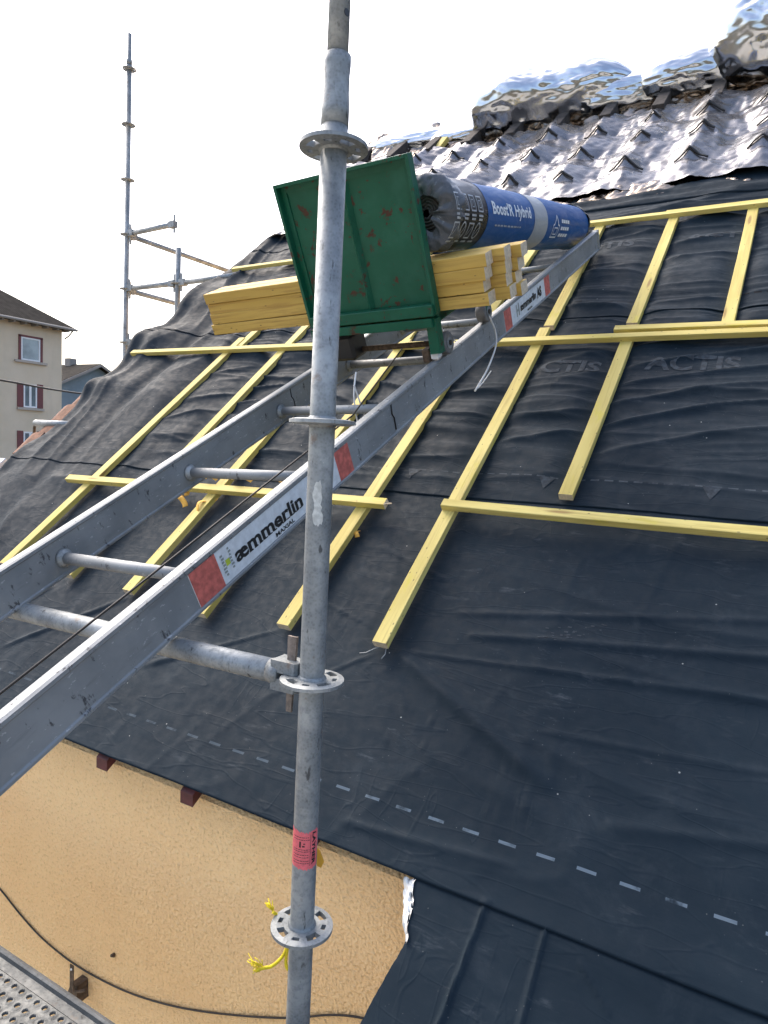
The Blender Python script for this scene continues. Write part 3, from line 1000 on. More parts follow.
# ------------------------------------------------------------------ ladder
lad = empty('hoist_ladder', LAD, 'long aluminium hoist ladder leaning from the scaffold up over the roof', 'ladder')
LEN0, LEN1, RH, RT_ = -1.25, 3.72, .120, .030


def rail(r0, r1, side):
    """box rail with lips; side: outward sign of the sticker face"""
    o = MB(); w = r1 - r0
    b = .004
    prof = [(r0 + b, 0), (r1 - b, 0), (r1 + .0015 * side, b), (r1 + .0015 * side, .010), (r1 - .003, .013), (r1 - .003, RH - .016), (r1 + .003, RH - .011), (r1 + .003, RH - .003), (r1 - b, RH),
            (r0 + b, RH), (r0 - .003, RH - .003), (r0 - .003, RH - .011), (r0 + .003, RH - .016), (r0 + .003, .013), (r0 - .0015, .010), (r0 - .0015, b)]
    o.prism([(x, LEN0, z) for x, z in prof], (0, LEN1 - LEN0, 0))
    return o.build('rail', ALU, lad)


rail(-RT_, 0, 1)
rail(-.555 - RT_, -.555, 1)
for rr_ in (-RT_ / 2, -.555 - RT_ / 2):
    MB().box((rr_ - .019, LEN1 - .002, .002), (rr_ + .019, LEN1 + .02, RH + .002), .003).build('end_cap', GALV, lad)
a = .135
while a < 3.4:
    o = MB(); o.tube([(-.553, a, .050), (-.28, a, .0497), (-.028, a, .050)], .0165, 24); o.build('rung', ALU, lad)
    o = MB(); o.tube([(-.5565, a, .05), (-.550, a, .05), (-.541, a, .05)], .02, 20, True, [.027, .025, .017]); o.build('weld', GALV, lad)
    a += .506
for (r, a_) in ((-.5568, 1.235), (.0004, 1.04)):
    o = MB(); o.tube([(r - .001, a_, .020), (r - .001, a_ + .004, .060), (r - .001, a_ - .004, .075), (r - .001, a_ + .003, .112)], .0022, 6); o.build('joint_seam', BLACKP, lad)
FX = -.003


def sticker(a0, a1, red, parts, z0=.014, z1=.101, tilt=.0):
    o = MB(); o.box((FX - .002, a0, z0), (FX + .0012, a1, z1)); w = o.build('label', WHITEP, lad)
    for (p, q_) in red:
        MB().prism([(FX + .0014, p, z0 - .001), (FX + .0014, q_, z0 - .001), (FX + .0014, q_ + tilt, z1 + .001), (FX + .0014, p + tilt, z1 + .001)], (.0006, 0, 0)).build('red_panel', REDP, w)
    for (body, x0, x1, y0, y1, wt, m) in parts:
        bm = fit(text_bm(body, .05, wt), x0, x1, y0, y1)
        bm_obj(bm, lambda c: Vector((FX + .0024, c.x, c.y)), 'lettering', m, w)
    return w


def serifs(x0, x1, y, n, w):
    """small feet that turn the letters into a serif face"""
    bm = rects_bm([(x0 + (x1 - x0) * k / (n - 1) - w, y, x0 + (x1 - x0) * k / (n - 1) + w, y + .0032) for k in range(n)])
    return bm


w = sticker(.078, .765, [(.079, .166), (.690, .765)], [('\u00e6mmerlin', .222, .505, .038, .078, .0016, INK), ('AS', .530, .600, .030, .080, .003, INK), ('MAXIAL', .372, .455, .018, .030, .0012, INK)])
bm_obj(serifs(.258, .494, .0375, 13, .0072), lambda c: Vector((FX + .0024, c.x, c.y)), 'lettering', INK, w)
lg = [(.176, .030, .189, .086), (.203, .036, .215, .090)]
rs = []
for (x0, y0, x1, y1) in lg:
    yy = y0
    while yy < y1:
        rs.append((x0 + rg.uniform(0, .004), yy, x1 - rg.uniform(0, .004), yy + .0055)); yy += .0085
bm_obj(rects_bm(rs), lambda c: Vector((FX + .0024, c.x, c.y)), 'logo', INKG, w)
bm_obj(rects_bm([(.189, .052, .203, .068)]), lambda c: Vector((FX + .0026, c.x, c.y)), 'logo', INKY, w)
w = sticker(2.085, 2.735, [(2.086, 2.170), (2.655, 2.735)], [('\u00e6mmerlin', 2.290, 2.515, .044, .080, .002, INK), ('AS', 2.53, 2.60, .036, .084, .003, INK), ('MAXIAL', 2.38, 2.45, .020, .031, .0012, INK)])
bm_obj(rects_bm([(2.235, .034, 2.247, .088), (2.262, .034, 2.276, .09), (2.247, .055, 2.262, .066)]), lambda c: Vector((FX + .0024, c.x, c.y)), 'logo', INKG, w)

# hoist rope
o = MB(); o.tube([LP(-.135, -1.2, .088), LP(-.13, 0, .086), LP(-.13, 1.0, .088), LP(-.2, 1.55, .15)], .0028, 8)
tag(o.build('hoist_rope', CABLE), 'thin dark wire rope running up between the ladder rails to the green cart', 'rope')

# ------------------------------------------------------------------ green cart
CA = 1.40
cart = empty('hoist_cart', LAD @ Matrix.Translation((0, CA, .27)), 'green rusty hoist cart with an upright end panel, riding on the ladder', 'hoist cart')
ci = (LAD @ Matrix.Translation((0, CA, .27))).inverted() @ LAD
P0, P1, B0, B1 = -.512, .034, .292, .795
w_ = .034
o = MB()
o.box((P0, CA, B0), (P0 + .012, CA + .035, B1), .001); o.box((P1 - .012, CA, B0), (P1, CA + .035, B1), .001)
o.box((P0 + .0125, CA, B1 - .012), (P1 - .0125, CA + .035, B1), .001)
o.box((P0 + .0125, CA + .0245, B0), (P0 + w_, CA + .029, B1 - .0125)); o.box((P1 - w_, CA + .0245, B0), (P1 - .0125, CA + .029, B1 - .0125))
o.box((P0 + w_ + .0005, CA + .0245, B1 - w_), (P1 - w_ - .0005, CA + .029, B1 - .0125))
o.box((P0 + w_ - .02, CA - .012, B0 - .006), (P1 - .006, CA + .023, B0 + .034), .002)
o.build('frame', GREEN, cart, ci)
MB().box((P0 + .01, CA + .0295, B0 + .005), (P1 - .01, CA + .0325, B1 - .010)).build('panel', GREEN, cart, ci)
o = MB(); o.prism([((P0 + P1) / 2 - .010, CA + .029, B0 + .036), ((P0 + P1) / 2 + .018, CA + .029, B0 + .036), ((P0 + P1) / 2 + .006, CA + .012, B0 + .036)], (0, 0, B1 - B0 - .075))
o.build('rib', GREEN, cart, ci)
MB().box((P0 + .02, CA - .010, B0 - .045), (P1 - .02, CA + .020, B0 - .013), .002).build('lower_bar', GREEN, cart, ci)
o = MB()
for r in (P0 + .035, P1 - .035):
    o.box((r - .018, CA + .040, B0 - .040), (r + .018, CA + .66, B0 - .004), .002)
o.box((P0 + .054, CA + .62, B0 - .040), (P1 - .054, CA + .66, B0 - .004), .002)
o.box((P0 + .054, CA + .30, B0 - .040), (P1 - .054, CA + .335, B0 - .004), .002)
o.build('bed_frame', GREEN, cart, ci)
for r in (P0 + .010, P1 - .032):
    MB().bar((r, CA + .028, B0 - .02), (r, CA + .018, .150), .042, .040, (1, 0, 0), .002).build('leg', GREEN, cart, ci)
    MB().bar((r, CA + .47, B0 - .041), (r, CA + .48, .150), .046, .040, (1, 0, 0), .002).build('leg', GREEN, cart, ci)
for r in (P0 - .028, P1 - .034):
    for (a, z) in ((CA + .085, .163), (CA + .475, .163)):
        o = MB(); o.tube([(r - .021, a, z), (r - .017, a, z), (r + .017, a, z), (r + .021, a, z)], .04, 28, True, [.036, .0415, .0415, .036])
        wl = o.build('wheel', RUBBER, cart, ci)
        o = MB(); o.tube([(r + .0212, a, z), (r + .0235, a, z)], .021, 18); o.build('hub', GALV, wl)
        o = MB(); o.tube([(r + .0236, a, z), (r + .027, a, z)], .010, 12); o.build('axle', BLACKP, wl)
MB().bar((P1 - .032, CA + .05, .265), (P1 - .032, CA + .30, .30), .03, .03, (1, 0, 0), .002).build('brace', GREEN, cart, ci)
MB().box((P0 + .02, CA + .03, .135), (P0 + .15, CA + .14, .235), .012).build('motor_block', BLACKP, cart, ci)
o = MB(); o.tube([(P0 + .10, CA + .10, .16), (-.05, CA + .10, .16)], .011, 12); o.build('axle', RUST, cart, ci)
MB().box((P1 - .058, CA + .005, .128), (P1 - .028, CA + .042, .158), .004).build('brake_pad', WHITE, cart, ci)
MB().box((P1 - .088, CA + .000, .120), (P1 - .060, CA + .040, .168), .003).build('bracket', RUST, cart, ci)

# ------------------------------------------------------------------ timbers on the cart
GT = 'new yellow timbers stacked across the cart'
rows = ['bottom', 'second from bottom', 'third from bottom', 'topmost']
cols = ['front row of the stack, against the green panel', 'middle row of the stack, behind the front row', 'rear row of the stack, nearest the blue roll']
rh = .0425
for c_ in range(3):
    for r_ in range(4):
        a = CA + .073 + .0655 * c_
        z = B0 - .002 + rh * r_ - (.010 if c_ == 2 else 0)
        j = random.uniform(-.012, .012)
        rL = -1.045 + j + (.012 if r_ == 2 else 0) + random.uniform(0, .02) * c_
        rR = [.218, .262, .288][c_] + random.uniform(-.010, .010) - (.012 if r_ == 1 else 0)
        timber('timber', LP(rL, a, z), LP(rR, a + .002 * (r_ % 2), z), .0645 - .001 * r_, rh - .0007, '%s timber in the %s' % (rows[r_], cols[c_]), 'timber', GT, 400 + 10 * c_ + r_, (ORA, ENDW), NL)

# ------------------------------------------------------------------ insulation roll
RA, RB = Vector((-1.116, 2.105, .786)), Vector((-1.262, 4.30, 1.395))
ax = (RB - RA); RL = ax.length; ax.normalize()
vw = (-RA.lerp(RB, .4)).normalized()                                   # towards the eye
fx = (vw - ax * vw.dot(ax)).normalized(); fz = ax.cross(fx)             # frame: angle 0 faces the viewer
if fz.z < 0: fz = -fz
ROLL = Matrix((fx, ax, fz)).transposed().to_4x4(); ROLL.translation = RA
roll = empty('insulation_roll', ROLL, 'blue and black wrapped insulation roll lying on the timbers and the ladder', 'insulation roll')
RR = .121


def rw(r, y, ang, seed=1, amp=.004):
    d = r + amp * (mnoise.noise(Vector((y * 5, math.cos(ang) * 1.2 + seed, math.sin(ang) * 1.2))))
    return Vector((d * math.cos(ang), y, d * math.sin(ang)))


def rollband(y0, y1, dr, name, m, a0=0, a1=2 * PI, ny=None):
    ny = ny or max(2, int((y1 - y0) / .02)); na = 72
    P = np.array([[rw(RR + dr, y0 + (y1 - y0) * i / ny, a0 + (a1 - a0) * k / na) for k in range(na + 1)] for i in range(ny + 1)])
    return link(name, grid_mesh(name, P), m, roll)


rollband(.03, RL, 0, 'wrap', BLKFILM)
YB0, YB1, YS0, YS1 = .70, RL - .10, 1.30, 1.43
def t_at(px):
    """distance along the roll for a column of the photograph, measured once on the axis"""
    best = min(range(0, 400), key=lambda i: abs((lambda q: 384 + FPX * q.dot(CR) / q.dot(CF))(RA + ax * (RL * i / 400) + fx * RR) - px))
    return RL * best / 400
YB0 = t_at(487); YS0, YS1 = t_at(534), t_at(547); YB1 = RL - .03
rollband(YB0, YB1, .0012, 'printed_band', BLUFILM)
rollband(YS0, YS1, .0026, 'strap', GRYFILM)


def roll_text(bm, y0, ang0, name, m, L=.02):
    """bm x runs along the roll, y round it (up)"""
    refine(bm, L)
    return bm_obj(bm, lambda c: rw(RR + .0034, y0 + c.x, ang0 + c.y / RR), name, m, roll)


ty0, ty1 = t_at(492), t_at(530)
roll_text(fit(text_bm("Boost'R Hybrid", .08, .0022), 0, ty1 - ty0, 0, .062), ty0, .06, 'lettering', PRINTW, .016)
rs = []; x = .04
while x < (ty1 - ty0) * .75:
    w = rg.uniform(.02, .05); rs.append((x, 0, x + w, .006)); x += w + .012
roll_text(rects_bm(rs), ty0, -.16, 'lettering', PRINTG)
hx = t_at(553)


def outline(pts, w):
    rs = []
    for (a, b) in zip(pts, pts[1:] + pts[:1]):
        rs.append((a, b))
    bm = bmesh.new()
    for a, b in rs:
        a, b = Vector((*a, 0)), Vector((*b, 0)); d = (b - a).normalized(); nrm = Vector((-d.y, d.x, 0)) * w / 2
        a, b = a - d * w / 2, b + d * w / 2
        bm.faces.new([bm.verts.new(p) for p in (a - nrm, b - nrm, b + nrm, a + nrm)])
    return bm


def merge(*bms):
    b0_ = bms[0]
    for b in bms[1:]:
        me = bpy.data.meshes.new('x'); b.to_mesh(me); b.free(); b0_.from_mesh(me); bpy.data.meshes.remove(me)
    return b0_


roll_text(merge(outline([(0, 0), (.12, 0), (.12, .055), (.10, .06), (.06, .10), (.02, .06), (0, .055)], .007), outline([(.03, .015), (.09, .015), (.09, .045), (.03, .045)], .005)), hx, -.42, 'printed_icon', PRINTW)
rs = []
for k in range(3):
    for j in range(4): rs.append((.165 + j * .05, .07 - k * .033, .165 + j * .05 + .042, .086 - k * .033))
roll_text(rects_bm(rs), hx, -.42, 'lettering', PRINTW)
y = t_at(446)
dyi = (t_at(484) - y) / 4
for k in range(4):
    yy = y + dyi * k
    ww = dyi * .62
    ic = outline([(0, 0), (ww, 0), (ww, .050), (0, .050)], .005)
    ic = merge(ic, outline([(ww * .3, .012), (ww * .7, .012), (ww * .7, .036), (ww * .3, .036)], .003), rects_bm([(0, -.018, ww, -.011), (ww * .1, -.030, ww * .9, -.023)]))
    roll_text(ic, yy, .20, 'printed_icon', PRINTG)
    if k % 2 == 0:
        ic = outline([(0, 0), (ww, 0), (ww, .050), (0, .050)], .005)
    else:
        ic = outline([(ww / 2 + ww / 2 * math.cos(i * PI / 7), .026 + .027 * math.sin(i * PI / 7)) for i in range(14)], .005)
    ic = merge(ic, outline([(ww * .25, .012), (ww * .75, .038)], .004), rects_bm([(0, -.018, ww, -.011)]))
    roll_text(ic, yy - .01, -.55, 'printed_icon', PRINTG)
# ends: coil of foil and crumpled film lip
for (ye, sgn, nm) in ((.03, -1, 'near'), (RL, 1, 'far')):
    nr, na = 40, 72
    rad = np.linspace(.012, RR - .004, nr); an = np.linspace(0, 2 * PI, na)
    Rg_, An = np.meshgrid(rad, an, indexing='ij')
    yy = ye + sgn * (-.020 + .016 * np.abs(np.sin((Rg_ / .0105 - An / (2 * PI) + 1.6 * vn(An * 1.4, Rg_ * 22, 133)) * PI)) + .012 * fbm(An * 1.5, Rg_ * 40, 130))
    link('coil', grid_mesh('coil', np.stack([Rg_ * np.cos(An), yy, Rg_ * np.sin(An)], -1)), COIL, roll)
    V = np.linspace(0, 1, 16)
    V, An = np.meshgrid(V, np.linspace(0, 2 * PI, 90), indexing='ij')
    cr = crease(An * 2.2, V * 1.3, 140 + sgn, 3, .6)
    rr_ = RR + .004 - .135 * np.clip(V - .40, 0, 1) ** 1.15 * (.75 + .5 * vn(An * 1.3, An * 0, 141)) + .012 * (cr - .6)
    yy = ye + sgn * (-.040 + .060 * np.sin(V * PI * .62)) + (.014 + .010 * V) * (cr - .6)
    link('end_film', grid_mesh('end_film', np.stack([rr_ * np.cos(An), yy, rr_ * np.sin(An)], -1)), CLRFILM, roll)

# ------------------------------------------------------------------ cords
def cord(name, pts, r, m, label, cat, group=None, seg=8):
    # smooth the polyline
    P = [Vector(p) for p in pts]; out = []
    for i in range(len(P) - 1):
        p0, p1, p2, p3 = P[max(i - 1, 0)], P[i], P[i + 1], P[min(i + 2, len(P) - 1)]
        for k in range(8):
            t = k / 8
            out.append(.5 * ((2 * p1) + (p2 - p0) * t + (2 * p0 - 5 * p1 + 4 * p2 - p3) * t * t + (3 * p1 - p0 - 3 * p2 + p3) * t ** 3))
    out.append(P[-1])
    o = MB(); o.tube(out, r, seg)
    return tag(o.build(name, m), label, cat, group)


def at_lad(px, py, r):
    d = CR * ((px - 384) / FPX) - CU * ((py - 512) / FPX) + CF
    return d * ((A0.dot(RV) + r) / d.dot(RV))


GW = 'loose white cords under the cart'
cord('cord', [at_lad(x, y, .022) for x, y in ((489, 316), (495, 330), (496, 345), (488, 368), (478, 386), (475, 391))], .0035, WCORD, 'white cord hanging from the cart wheel over the near ladder rail', 'cord', GW)
cord('cord', [at_lad(x, y, .016) for x, y in ((491, 371), (484, 381), (478, 388))], .002, WCORD, 'short frayed white end beside the cord over the near rail', 'cord', GW)
cord('cord', [at_lad(x, y, -.22) for x, y in ((356, 372), (354, 395), (357, 420), (360, 436))], .0028, WCORD, 'left of two white cords dangling between the rails under the cart', 'cord', GW)
cord('cord', [at_lad(x, y, -.20) for x, y in ((354, 385), (361, 405), (368, 425), (374, 438))], .0028, WCORD, 'right slanting one of two white cords dangling between the rails', 'cord', GW)
cord('cord', [at_lad(x, y, -.10) for x, y in ((438, 320), (444, 332), (455, 341), (464, 344))], .0028, WCORD, 'curved white cord behind the right front leg of the cart', 'cord', GW)
cord('cord', [at_lad(x, y, -.02) for x, y in ((512, 284), (514, 292), (516, 300))], .003, WCORD, 'tiny white cord below the right ends of the timbers', 'cord', GW)

# yellow rope knotted behind the disc of the pole, and the orange tag
def pz(px, py, dist=.0):
    d = CR * ((px - 384) / FPX) - CU * ((py - 512) / FPX) + CF
    return d * ((1.3026 + dist) / math.hypot(d.x, d.y))
rp = [pz(273, 912, .03), pz(279, 917, .035), pz(286, 926, .04), pz(287, 945, .04), pz(282, 957, .035), pz(272, 966, .03), pz(264, 968, .03), pz(256, 970, .03)]
o = empty('rope', rp[3], 'yellow frayed rope tied round the pole below the lowest disc', 'rope')
oi = Matrix.Translation(-rp[3])
def strand(pts, r, name='strand'):
    c = cord(name, pts, r, ROPEY, None, None); c.parent = o; c.matrix_local = oi
strand(rp, .0034)
strand([pz(289, 940, .04), pz(286, 958, .035), pz(287, 968, .03), pz(293, 971, .03), pz(297, 966, .04)], .0033)
fr = MB()
for k in range(26):
    p = pz(259 + rg.uniform(-4, 5), 968 + rg.uniform(-4, 4), .03); q_ = p + Vector((-.012 + rg.uniform(-.018, .012), rg.uniform(-.008, .008), rg.uniform(-.012, .012)))
    fr.tube([p, p.lerp(q_, .5) + Vector((0, 0, rg.uniform(-.003, .003))), q_], .0009, 5)
fr.build('frayed_end', ROPEY, o, oi); fr = MB()
for k in range(12):
    p = pz(273, 911, .03); q_ = p + Vector((-.010 + rg.uniform(-.01, .01), rg.uniform(-.006, .006), .010 + rg.uniform(-.006, .01)))
    fr.tube([p, q_], .0010, 5)
fr.build('frayed_end', ROPEY, o, oi)
tg = MB(); P = [pz(x, y, .035) for x, y in ((315, 846), (320, 851), (324, 862), (321, 868), (317, 866), (315, 856))]
tg.prism(P, CF * .003); tag(tg.build('plastic_tag', ORTAG), 'small orange plastic tag sticking out behind the pink label', 'tag')

# ------------------------------------------------------------------ things on the wall
def on_wall(px, py, off=.0):
    d = CR * ((px - 384) / FPX) - CU * ((py - 512) / FPX) + CF
    return d * ((YW - off) / d.y)
cord('wall_cable', [on_wall(x, y, .005) for x, y in ((-60, 800), (-20, 868), (0, 889), (20, 914), (42, 938), (70, 961), (98, 978), (130, 993), (165, 1004), (200, 1011), (245, 1016), (290, 1018), (330, 1015), (362, 1018), (400, 1030))], .0032, CABLE, 'thin black cable sagging along the ochre wall', 'cable')
b = on_wall(85, 983, 0)
br = empty('wall_bracket', b, 'rusty little bracket with a holed strap on the ochre wall above the deck edge', 'bracket')
bi = Matrix.Translation(-b)
o = MB(); x, z = b.x, b.z
o.box((x - .011, YW - .060, z + .01), (x + .011, YW - .056, z + .115), .001); o.build('strap', RUST, br, bi)
o = MB(); o.tube([(x, YW - .0555, z + .098), (x, YW - .063, z + .098)], .004, 10); o.build('hole', WHITE, br, bi)
o = MB(); o.prism([(x - .045, YW - .05, z - .04), (x + .022, YW - .05, z - .045), (x + .018, YW - .05, z + .028), (x - .014, YW - .05, z + .030)], (0, .051, 0)); o.build('plate', RUST, br, bi)
o = MB(); o.tube([(x, YW - .05, z), (x + .04, YW - .045, z + .016), (x + .062, YW - .04, z + .03)], .006, 10); o.build('arm', RUST, br, bi)
p = on_wall(114, 955, .002)
o = MB(); o.tube([p, p - Vector((.002, .012, -.004))], .007, 8, True, [.009, .005]); tag(o.build('wall_plug', RUST), 'tiny dark plug in the ochre wall above the cable', 'wall plug')

# ------------------------------------------------------------------ scaffold deck
DZ, DY = -1.386, 1.018
DX0, DX1 = -3.6, 2.0
def deck(y0, y1, label):
    e = empty('scaffold_deck', Vector(((DX0 + DX1) / 2, (y0 + y1) / 2, DZ)), label, 'scaffold deck', 'perforated steel scaffold decks')
    ei = e.matrix_world.inverted()
    bm = bmesh.new(); p = .0305; ny = int((y1 - y0 - .060) / p); nx = int((DX1 - DX0 - .06) / p)
    ys = y1 - .046 - ny * p; xs = DX0 + .03
    S8 = 8
    for i in range(nx):
        for j in range(ny):
            cx, cy = xs + (i + .5) * p, ys + (j + .5) * p
            off = (p / 2 if j % 2 else 0) * 0
            hp = p / 2
            solid = False
            sq = [(hp, -hp), (hp, 0), (hp, hp), (0, hp), (-hp, hp), (-hp, 0), (-hp, -hp), (0, -hp)]
            if solid:
                bm.faces.new([bm.verts.new((cx + a, cy + b_, DZ)) for a, b_ in (sq[0], sq[2], sq[4], sq[6])]); continue
            out = [bm.verts.new((cx + a, cy + b_, DZ)) for a, b_ in sq]
            an = [math.atan2(b_, a) for a, b_ in sq]
            r1 = [bm.verts.new((cx + .0122 * math.cos(a), cy + .0122 * math.sin(a), DZ + .0005)) for a in an]
            r2 = [bm.verts.new((cx + .0080 * math.cos(a), cy + .0080 * math.sin(a), DZ + .0045)) for a in an]
            r3 = [bm.verts.new((cx + .0068 * math.cos(a), cy + .0068 * math.sin(a), DZ - .003)) for a in an]
            for A_, B_ in ((out, r1), (r1, r2), (r2, r3)):
                for k in range(8):
                    bm.faces.new((A_[k], A_[(k + 1) % 8], B_[(k + 1) % 8], B_[k])).smooth = A_ is not out
    bmesh.ops.remove_doubles(bm, verts=bm.verts[:], dist=.0002)
    me = bpy.data.meshes.new('perforated_plate'); bm.to_mesh(me); bm.free()
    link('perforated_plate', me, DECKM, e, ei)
    xe0, xe1 = DX0, DX1
    o = MB()
    # folded outer and inner edges: flat strip, groove, rounded lip
    for (yq, sg) in ((y1, -1), (y0, 1)):
        prof = [(.0, -.060), (0, .004), (-.004, .010), (-.012, .013), (-.018, .010), (-.022, .002), (-.026, .0012), (-.0455, .0010), (-.0455, -.002), (-.028, -.003), (-.02, -.006), (-.006, -.006), (-.006, -.060)]
        o.prism([(xe0, yq + (-a if sg > 0 else a), DZ + z) for a, z in prof], (xe1 - xe0, 0, 0))
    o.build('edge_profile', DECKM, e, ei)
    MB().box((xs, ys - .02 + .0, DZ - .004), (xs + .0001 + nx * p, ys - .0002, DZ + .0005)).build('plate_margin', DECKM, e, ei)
    return e
deck(.700, DY, 'perforated steel scaffold deck nearest the wall, its rounded edge at the lower left')
deck(.372, .690, 'perforated steel scaffold deck behind the outer one, nearer the viewer')
# dark lane below the decks is the lawn far beneath: setting only

# ------------------------------------------------------------------ far scaffold
FXp, FYp = -5.575, 4.567
far = empty('scaffold_tower', Vector((FXp, FYp, -6.2)), 'far scaffold frame standing behind the left verge of the roof', 'scaffold')
fi = Matrix.Translation((-FXp, -FYp, 6.2))
o = MB(); o.tube([(FXp, FYp, -6.2), (FXp, FYp, 0), (FXp, FYp, 3.42)], .0242, 16); o.build('standard', GALV, far, fi)
o = MB(); o.tube([(FXp, FYp, 3.42), (FXp, FYp, 3.46), (FXp, FYp, 3.47), (FXp, FYp, 3.69)], .02, 14, True, [.026, .026, .0195, .0195]); o.build('spigot', GALV, far, fi)
X2 = -4.885
o = MB(); o.tube([(X2, FYp, -6.2), (X2, FYp, 1.30), (X2, FYp, 1.70)], .0242, 16); o.build('standard', GALV, far, fi)
o = MB(); o.tube([(FXp, 7.4, -6.2), (FXp, 7.4, 2.2)], .0242, 16); o.build('standard', GALV, far, fi)
for z in (3.38, 2.885, 2.39, 1.89, 1.388, .885): rosette(z, FXp, FYp, far, fi)
rosette(1.388, X2, FYp, far, fi)
rosette(1.885, FXp, 7.4, far, fi)


def fled(p, q_, heads=(1, 1)):
    p, q_ = Vector(p), Vector(q_); d = (q_ - p).normalized()
    o = MB(); o.tube([p + d * .06, q_ - d * .06 * heads[1]], .0242, 14); t = o.build('ledger', GALV, far, fi)
    for e, s in ((p, 1), (q_, -1)):
        if (s == -1 and not heads[1]): continue
        o = MB(); o.bar(e + d * s * .03, e + d * s * .10, .05, .055); o.bar(e + d * s * .045 + Vector((0, 0, -.075)), e + d * s * .045 + Vector((0, 0, .085)), .008, .02); o.build('wedge_head', GALV, t)
fled((FXp, FYp, 1.895), (-4.90, FYp, 1.915))
fled((FXp, FYp, 1.390), (X2, FYp, 1.390))
fled((X2, FYp, 1.390), (-4.20, FYp, 1.405), (1, 0))
fled((FXp, FYp, 1.890), (FXp, 7.4, 1.885))
fled((FXp, FYp, 1.380), (FXp, 7.4, 1.380))
fled((FXp, FYp, .885), (-4.95, FYp, .885))
o = MB(); o.tube([(-5.30, FYp, .885), (-5.17, FYp, .885)], .031, 14); cc = o.build('clamp', REDP, far, fi)
# small tube end at the verge tiles
o = MB(); p = RP(-4.46, 2.37, -.02)
o.hollow(p + Vector((.25, 0, 0)), p + Vector((-.16, 0, .0)), .0242, .020, 18)
tb = o.build('scaffold_tube', GALV); tag(tb, 'stub of scaffold tube poking out past the terracotta verge tiles', 'scaffold tube')
o = MB(); o.tube([p + Vector((-.155, 0, .01)), p + Vector((-.175, 0, -.03)), p + Vector((-.18, 0, -.09))], .010, 8); o.build('hook', RUST, tb)

# ------------------------------------------------------------------ neighbouring houses
BW = m_farwall('beige_render', (.60, .505, .375), (.66, .56, .43))
GW_ = m_farwall('grey_blue_cladding', (.17, .225, .265), (.21, .27, .315))
RT1 = m_rooftile('grey_brown_tiles', (.024, .022, .020), (.042, .038, .034))
MAR = m_flat('maroon_shutter_paint', (.16, .05, .05), .6)
FAS = m_flat('pale_fascia', (.27, .25, .23), .8)
GLS = m_glass('window_glass')
GLS2 = m_glass('pale_window_glass', (.22, .26, .28))
SILL = m_flat('stone_sill', (.42, .37, .32), .85)
hx0, hy1, hz = -40.0, 27.94, 6.40
bl = empty('apartment_house', Vector((hx0, hy1 - 6, -6.2)), 'beige rendered apartment house with hipped roof and maroon shutters, at the left edge', 'house')
bi = Matrix.Translation(-Vector((hx0, hy1 - 6, -6.2)))
wx0, wy0 = hx0 - 11, hy1 - 14
MB().box((wx0, wy0, -6.2), (hx0, hy1, hz)).build('wall', BW, bl, bi)
oh = .60; zz = hz - .02; rise = 4.1
cs = [(wx0 - oh, wy0 - oh), (hx0 + oh, wy0 - oh), (hx0 + oh, hy1 + oh), (wx0 - oh, hy1 + oh)]
xm = (wx0 + hx0) / 2; hl = 6.2
o = MB(); bmr = o.bm
lo = [bmr.verts.new((x, y, zz)) for x, y in cs]; hi_ = [bmr.verts.new((x, y, zz + .12)) for x, y in cs]
ra, rb = bmr.verts.new((xm, wy0 - oh + hl, zz + rise)), bmr.verts.new((xm, hy1 + oh - hl, zz + rise))
bmr.faces.new(list(reversed(lo)))
for i in range(4): bmr.faces.new((lo[i], lo[(i + 1) % 4], hi_[(i + 1) % 4], hi_[i]))
bmr.faces.new((hi_[0], hi_[1], ra)); bmr.faces.new((hi_[1], hi_[2], rb, ra)); bmr.faces.new((hi_[2], hi_[3], rb)); bmr.faces.new((hi_[3], hi_[0], ra, rb))
o.build('roof', RT1, bl, bi)
o = MB(); o.tube([(hx0 + oh + .06, wy0 - oh, zz + .03), (hx0 + oh + .06, hy1 + oh, zz + .03)], .085, 10); o.tube([(hx0 + oh, hy1 + .35, zz - .02), (hx0 + .35, hy1 + .2, zz - .38), (hx0 + .08, hy1 + .12, zz - .55)], .05, 8)
o.build('gutter', FAS, bl, bi)
yy = wy0
while yy < hy1 + .5:
    MB().box((hx0 + .02, yy, zz - .14), (hx0 + oh - .02, yy + .12, zz - .01)).build('eaves_bracket', FAS, bl, bi); yy += .7


def window(parent, inv, y, z0, w, h, shut, glass=GLS):
    f = MB(); x = hx0
    f.box((x + .002, y, z0), (x + .05, y + .09, z0 + h)); f.box((x + .002, y + w - .09, z0), (x + .05, y + w, z0 + h))
    f.box((x + .002, y + .0905, z0 + h - .09), (x + .05, y + w - .0905, z0 + h)); f.box((x + .002, y + .0905, z0), (x + .05, y + w - .0905, z0 + .09))
    if shut != 'wide': f.box((x + .002, y + w / 2 - .07, z0 + .0905), (x + .045, y + w / 2 + .07, z0 + h - .0905))
    fr = f.build('window', WHITE, parent, inv)
    MB().box((x + .003, y + .09, z0 + .09), (x + .02, y + w - .09, z0 + h - .09)).build('pane', glass, fr)
    MB().box((x, y - .42, z0 - .16), (x + .16, y + w + .42, z0 - .02)).build('sill', SILL, fr)
    if shut == 'open':
        for a in (y - .40, y + w + .02):
            MB().box((x + .003, a, z0), (x + .06, a + .38, z0 + h + .05), .01).build('shutter', MAR, fr)
    if shut == 'wide':
        for a in (y - .16, y + w + .02):
            MB().box((x + .003, a, z0), (x + .07, a + .14, z0 + h + .08), .01).build('shutter', MAR, fr)
        MB().box((x + .003, y - .16, z0 + h + .005), (x + .07, y + w + .16, z0 + h + .12)).build('shutter_box', MAR, fr)
window(bl, bi, 25.22, 4.18, 1.22, 1.36, 'wide', GLS2)
